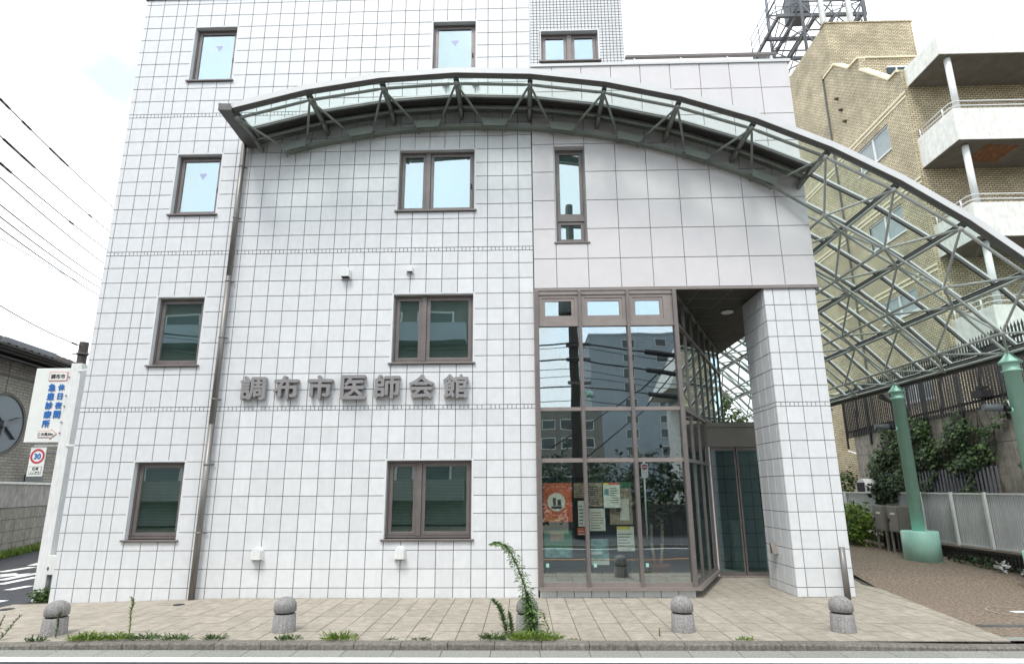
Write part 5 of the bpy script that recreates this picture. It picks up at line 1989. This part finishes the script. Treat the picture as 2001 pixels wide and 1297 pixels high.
block('distant_flats', 'distant brown flats mirrored behind the utility pole', 10, 20.5, -92, -80, 13.6, 'opp_brown', W4, ww=2.0, wh=1.4)
hg = thing('hedge', 'clipped dark hedge across the road mirrored in the bay glass', 'hedge', (14, -13.5, 0))
MB().box(9.8, 22, -14.4, -13.4, 0, 1.1).build('hedge_base', 'opp_dark', hg)
cm = MB()
for q in range(12):
    leaves(700, blob((8.8 + q * 1.1, -13.9, 1.7 + .35 * math.sin(q * 2.1)), (1.1, .7, 1.35)), .2, .13, cm)
cm.build('foliage', 'leaf_dark', hg)
opole = thing('utility_pole', 'concrete utility pole across the road mirrored in the bay glass', 'pole', (10.0, -11.6, 0))
MB().tube((10.0, -11.6, 0), (10.0, -11.6, 13.2), .21, .15, n=16).build('pole', 'pole_brown', opole)
MB().lathe([(.30, 8.35), (.33, 8.4), (.33, 9.15), (.28, 9.25)], 9.75, -11.45, 18).build('transformer', 'steel_dark', opole)
for z in (9.6, 10.3, 11.2, 12.2):
    MB().box(9.1, 10.9, -11.65, -11.55, z, z + .08).build('crossarm', 'steel_dark', opole)
for z in (5.6, 6.5, 7.1):
    MB().box(9.7, 10.6, -11.5, -11.4, z, z + .12).build('bracket', 'steel_dark', opole)
MB().path([(10.2, -11.4, 5.1), (10.35, -11.2, 5.3), (10.5, -11.0, 5.2)], .04, n=8).tube((10.5, -11.0, 5.25), (10.5, -11.0, 5.05), .1, .16, n=12).build('street_lamp', 'mint', opole)
n_ = 0
for (za, zb, r, sg_) in ((7.2, 6.45, .05, .1), (6.55, 5.8, .05, .25), (5.5, 5.35, .04, .1), (7.05, 6.3, .02, .3), (5.9, 6.0, .02, .5), (6.2, 5.2, .02, .3), (5.0, 5.6, .02, .4)):
    n_ += 1
    o = thing('street_cable', ['thick upper', 'thick middle', 'thick lower', 'thin upper', 'thin middle', 'thin slanting', 'thin lowest'][n_ - 1] + ' cable strung across the road, mirrored in the bay', 'cable', (10, -11.3, za), 'cables mirrored in the bay glass')
    p0, p1, p2 = Vector((-8, -11.3, za + .9)), Vector((10, -11.3, za)), Vector((28, -11.3, zb - 1.6 + sg_))
    pts = [p0.lerp(p1, i / 8) - Vector((0, 0, .5 * 4 * i / 8 * (1 - i / 8))) for i in range(9)] + [p1.lerp(p2, i / 10) - Vector((0, 0, sg_ * 4 * i / 10 * (1 - i / 10))) for i in range(1, 11)]
    MB().path(pts, r * .7, n=6).build('wire', 'cable', o)
    if r > .03:
        MB().path([pts[9] * .5 + pts[10] * .5, pts[10] * .6 + pts[11] * .4], .10, n=8).build('splice_box', 'cable', o)
for (x0, z0, x1, z1, lb) in ((9, 3.2, 16, 8.6, 'rising'), (10, 2.6, 15, 7.6, 'steep')):
    o = thing('street_cable', lb + ' diagonal cable across the road mirrored in the bay', 'cable', (x0, -11.3, z0), 'cables mirrored in the bay glass')
    MB().path([(x0, -11.4, z0), ((x0 + x1) / 2, -11.4, (z0 + z1) / 2 - .5), (x1, -11.4, z1)], .025, n=6).build('wire', 'cable', o)
ne = thing('no_entry_sign', 'no entry sign on a white post across the road, mirrored in the bay', 'sign', (12.35, -11.2, 0))
MB().tube((12.32, -11.2, 0), (12.38, -11.2, 2.7), .03, n=10).build('post', 'white_metal', ne)
MB().box(12.25, 12.5, -11.16, -11.15, 2.1, 2.65).build('plate', 'sign_white', ne)
mb = MB()
mb.prism([(12.375 + .1 * math.cos(2 * math.pi * i / 24), 2.52 + .1 * math.sin(2 * math.pi * i / 24)) for i in range(24)], 'y', -11.149, -11.145)
mb.build('disc', 'sign_red', ne)
MB().box(12.30, 12.45, -11.144, -11.142, 2.50, 2.54).build('bar', 'sign_white', ne)
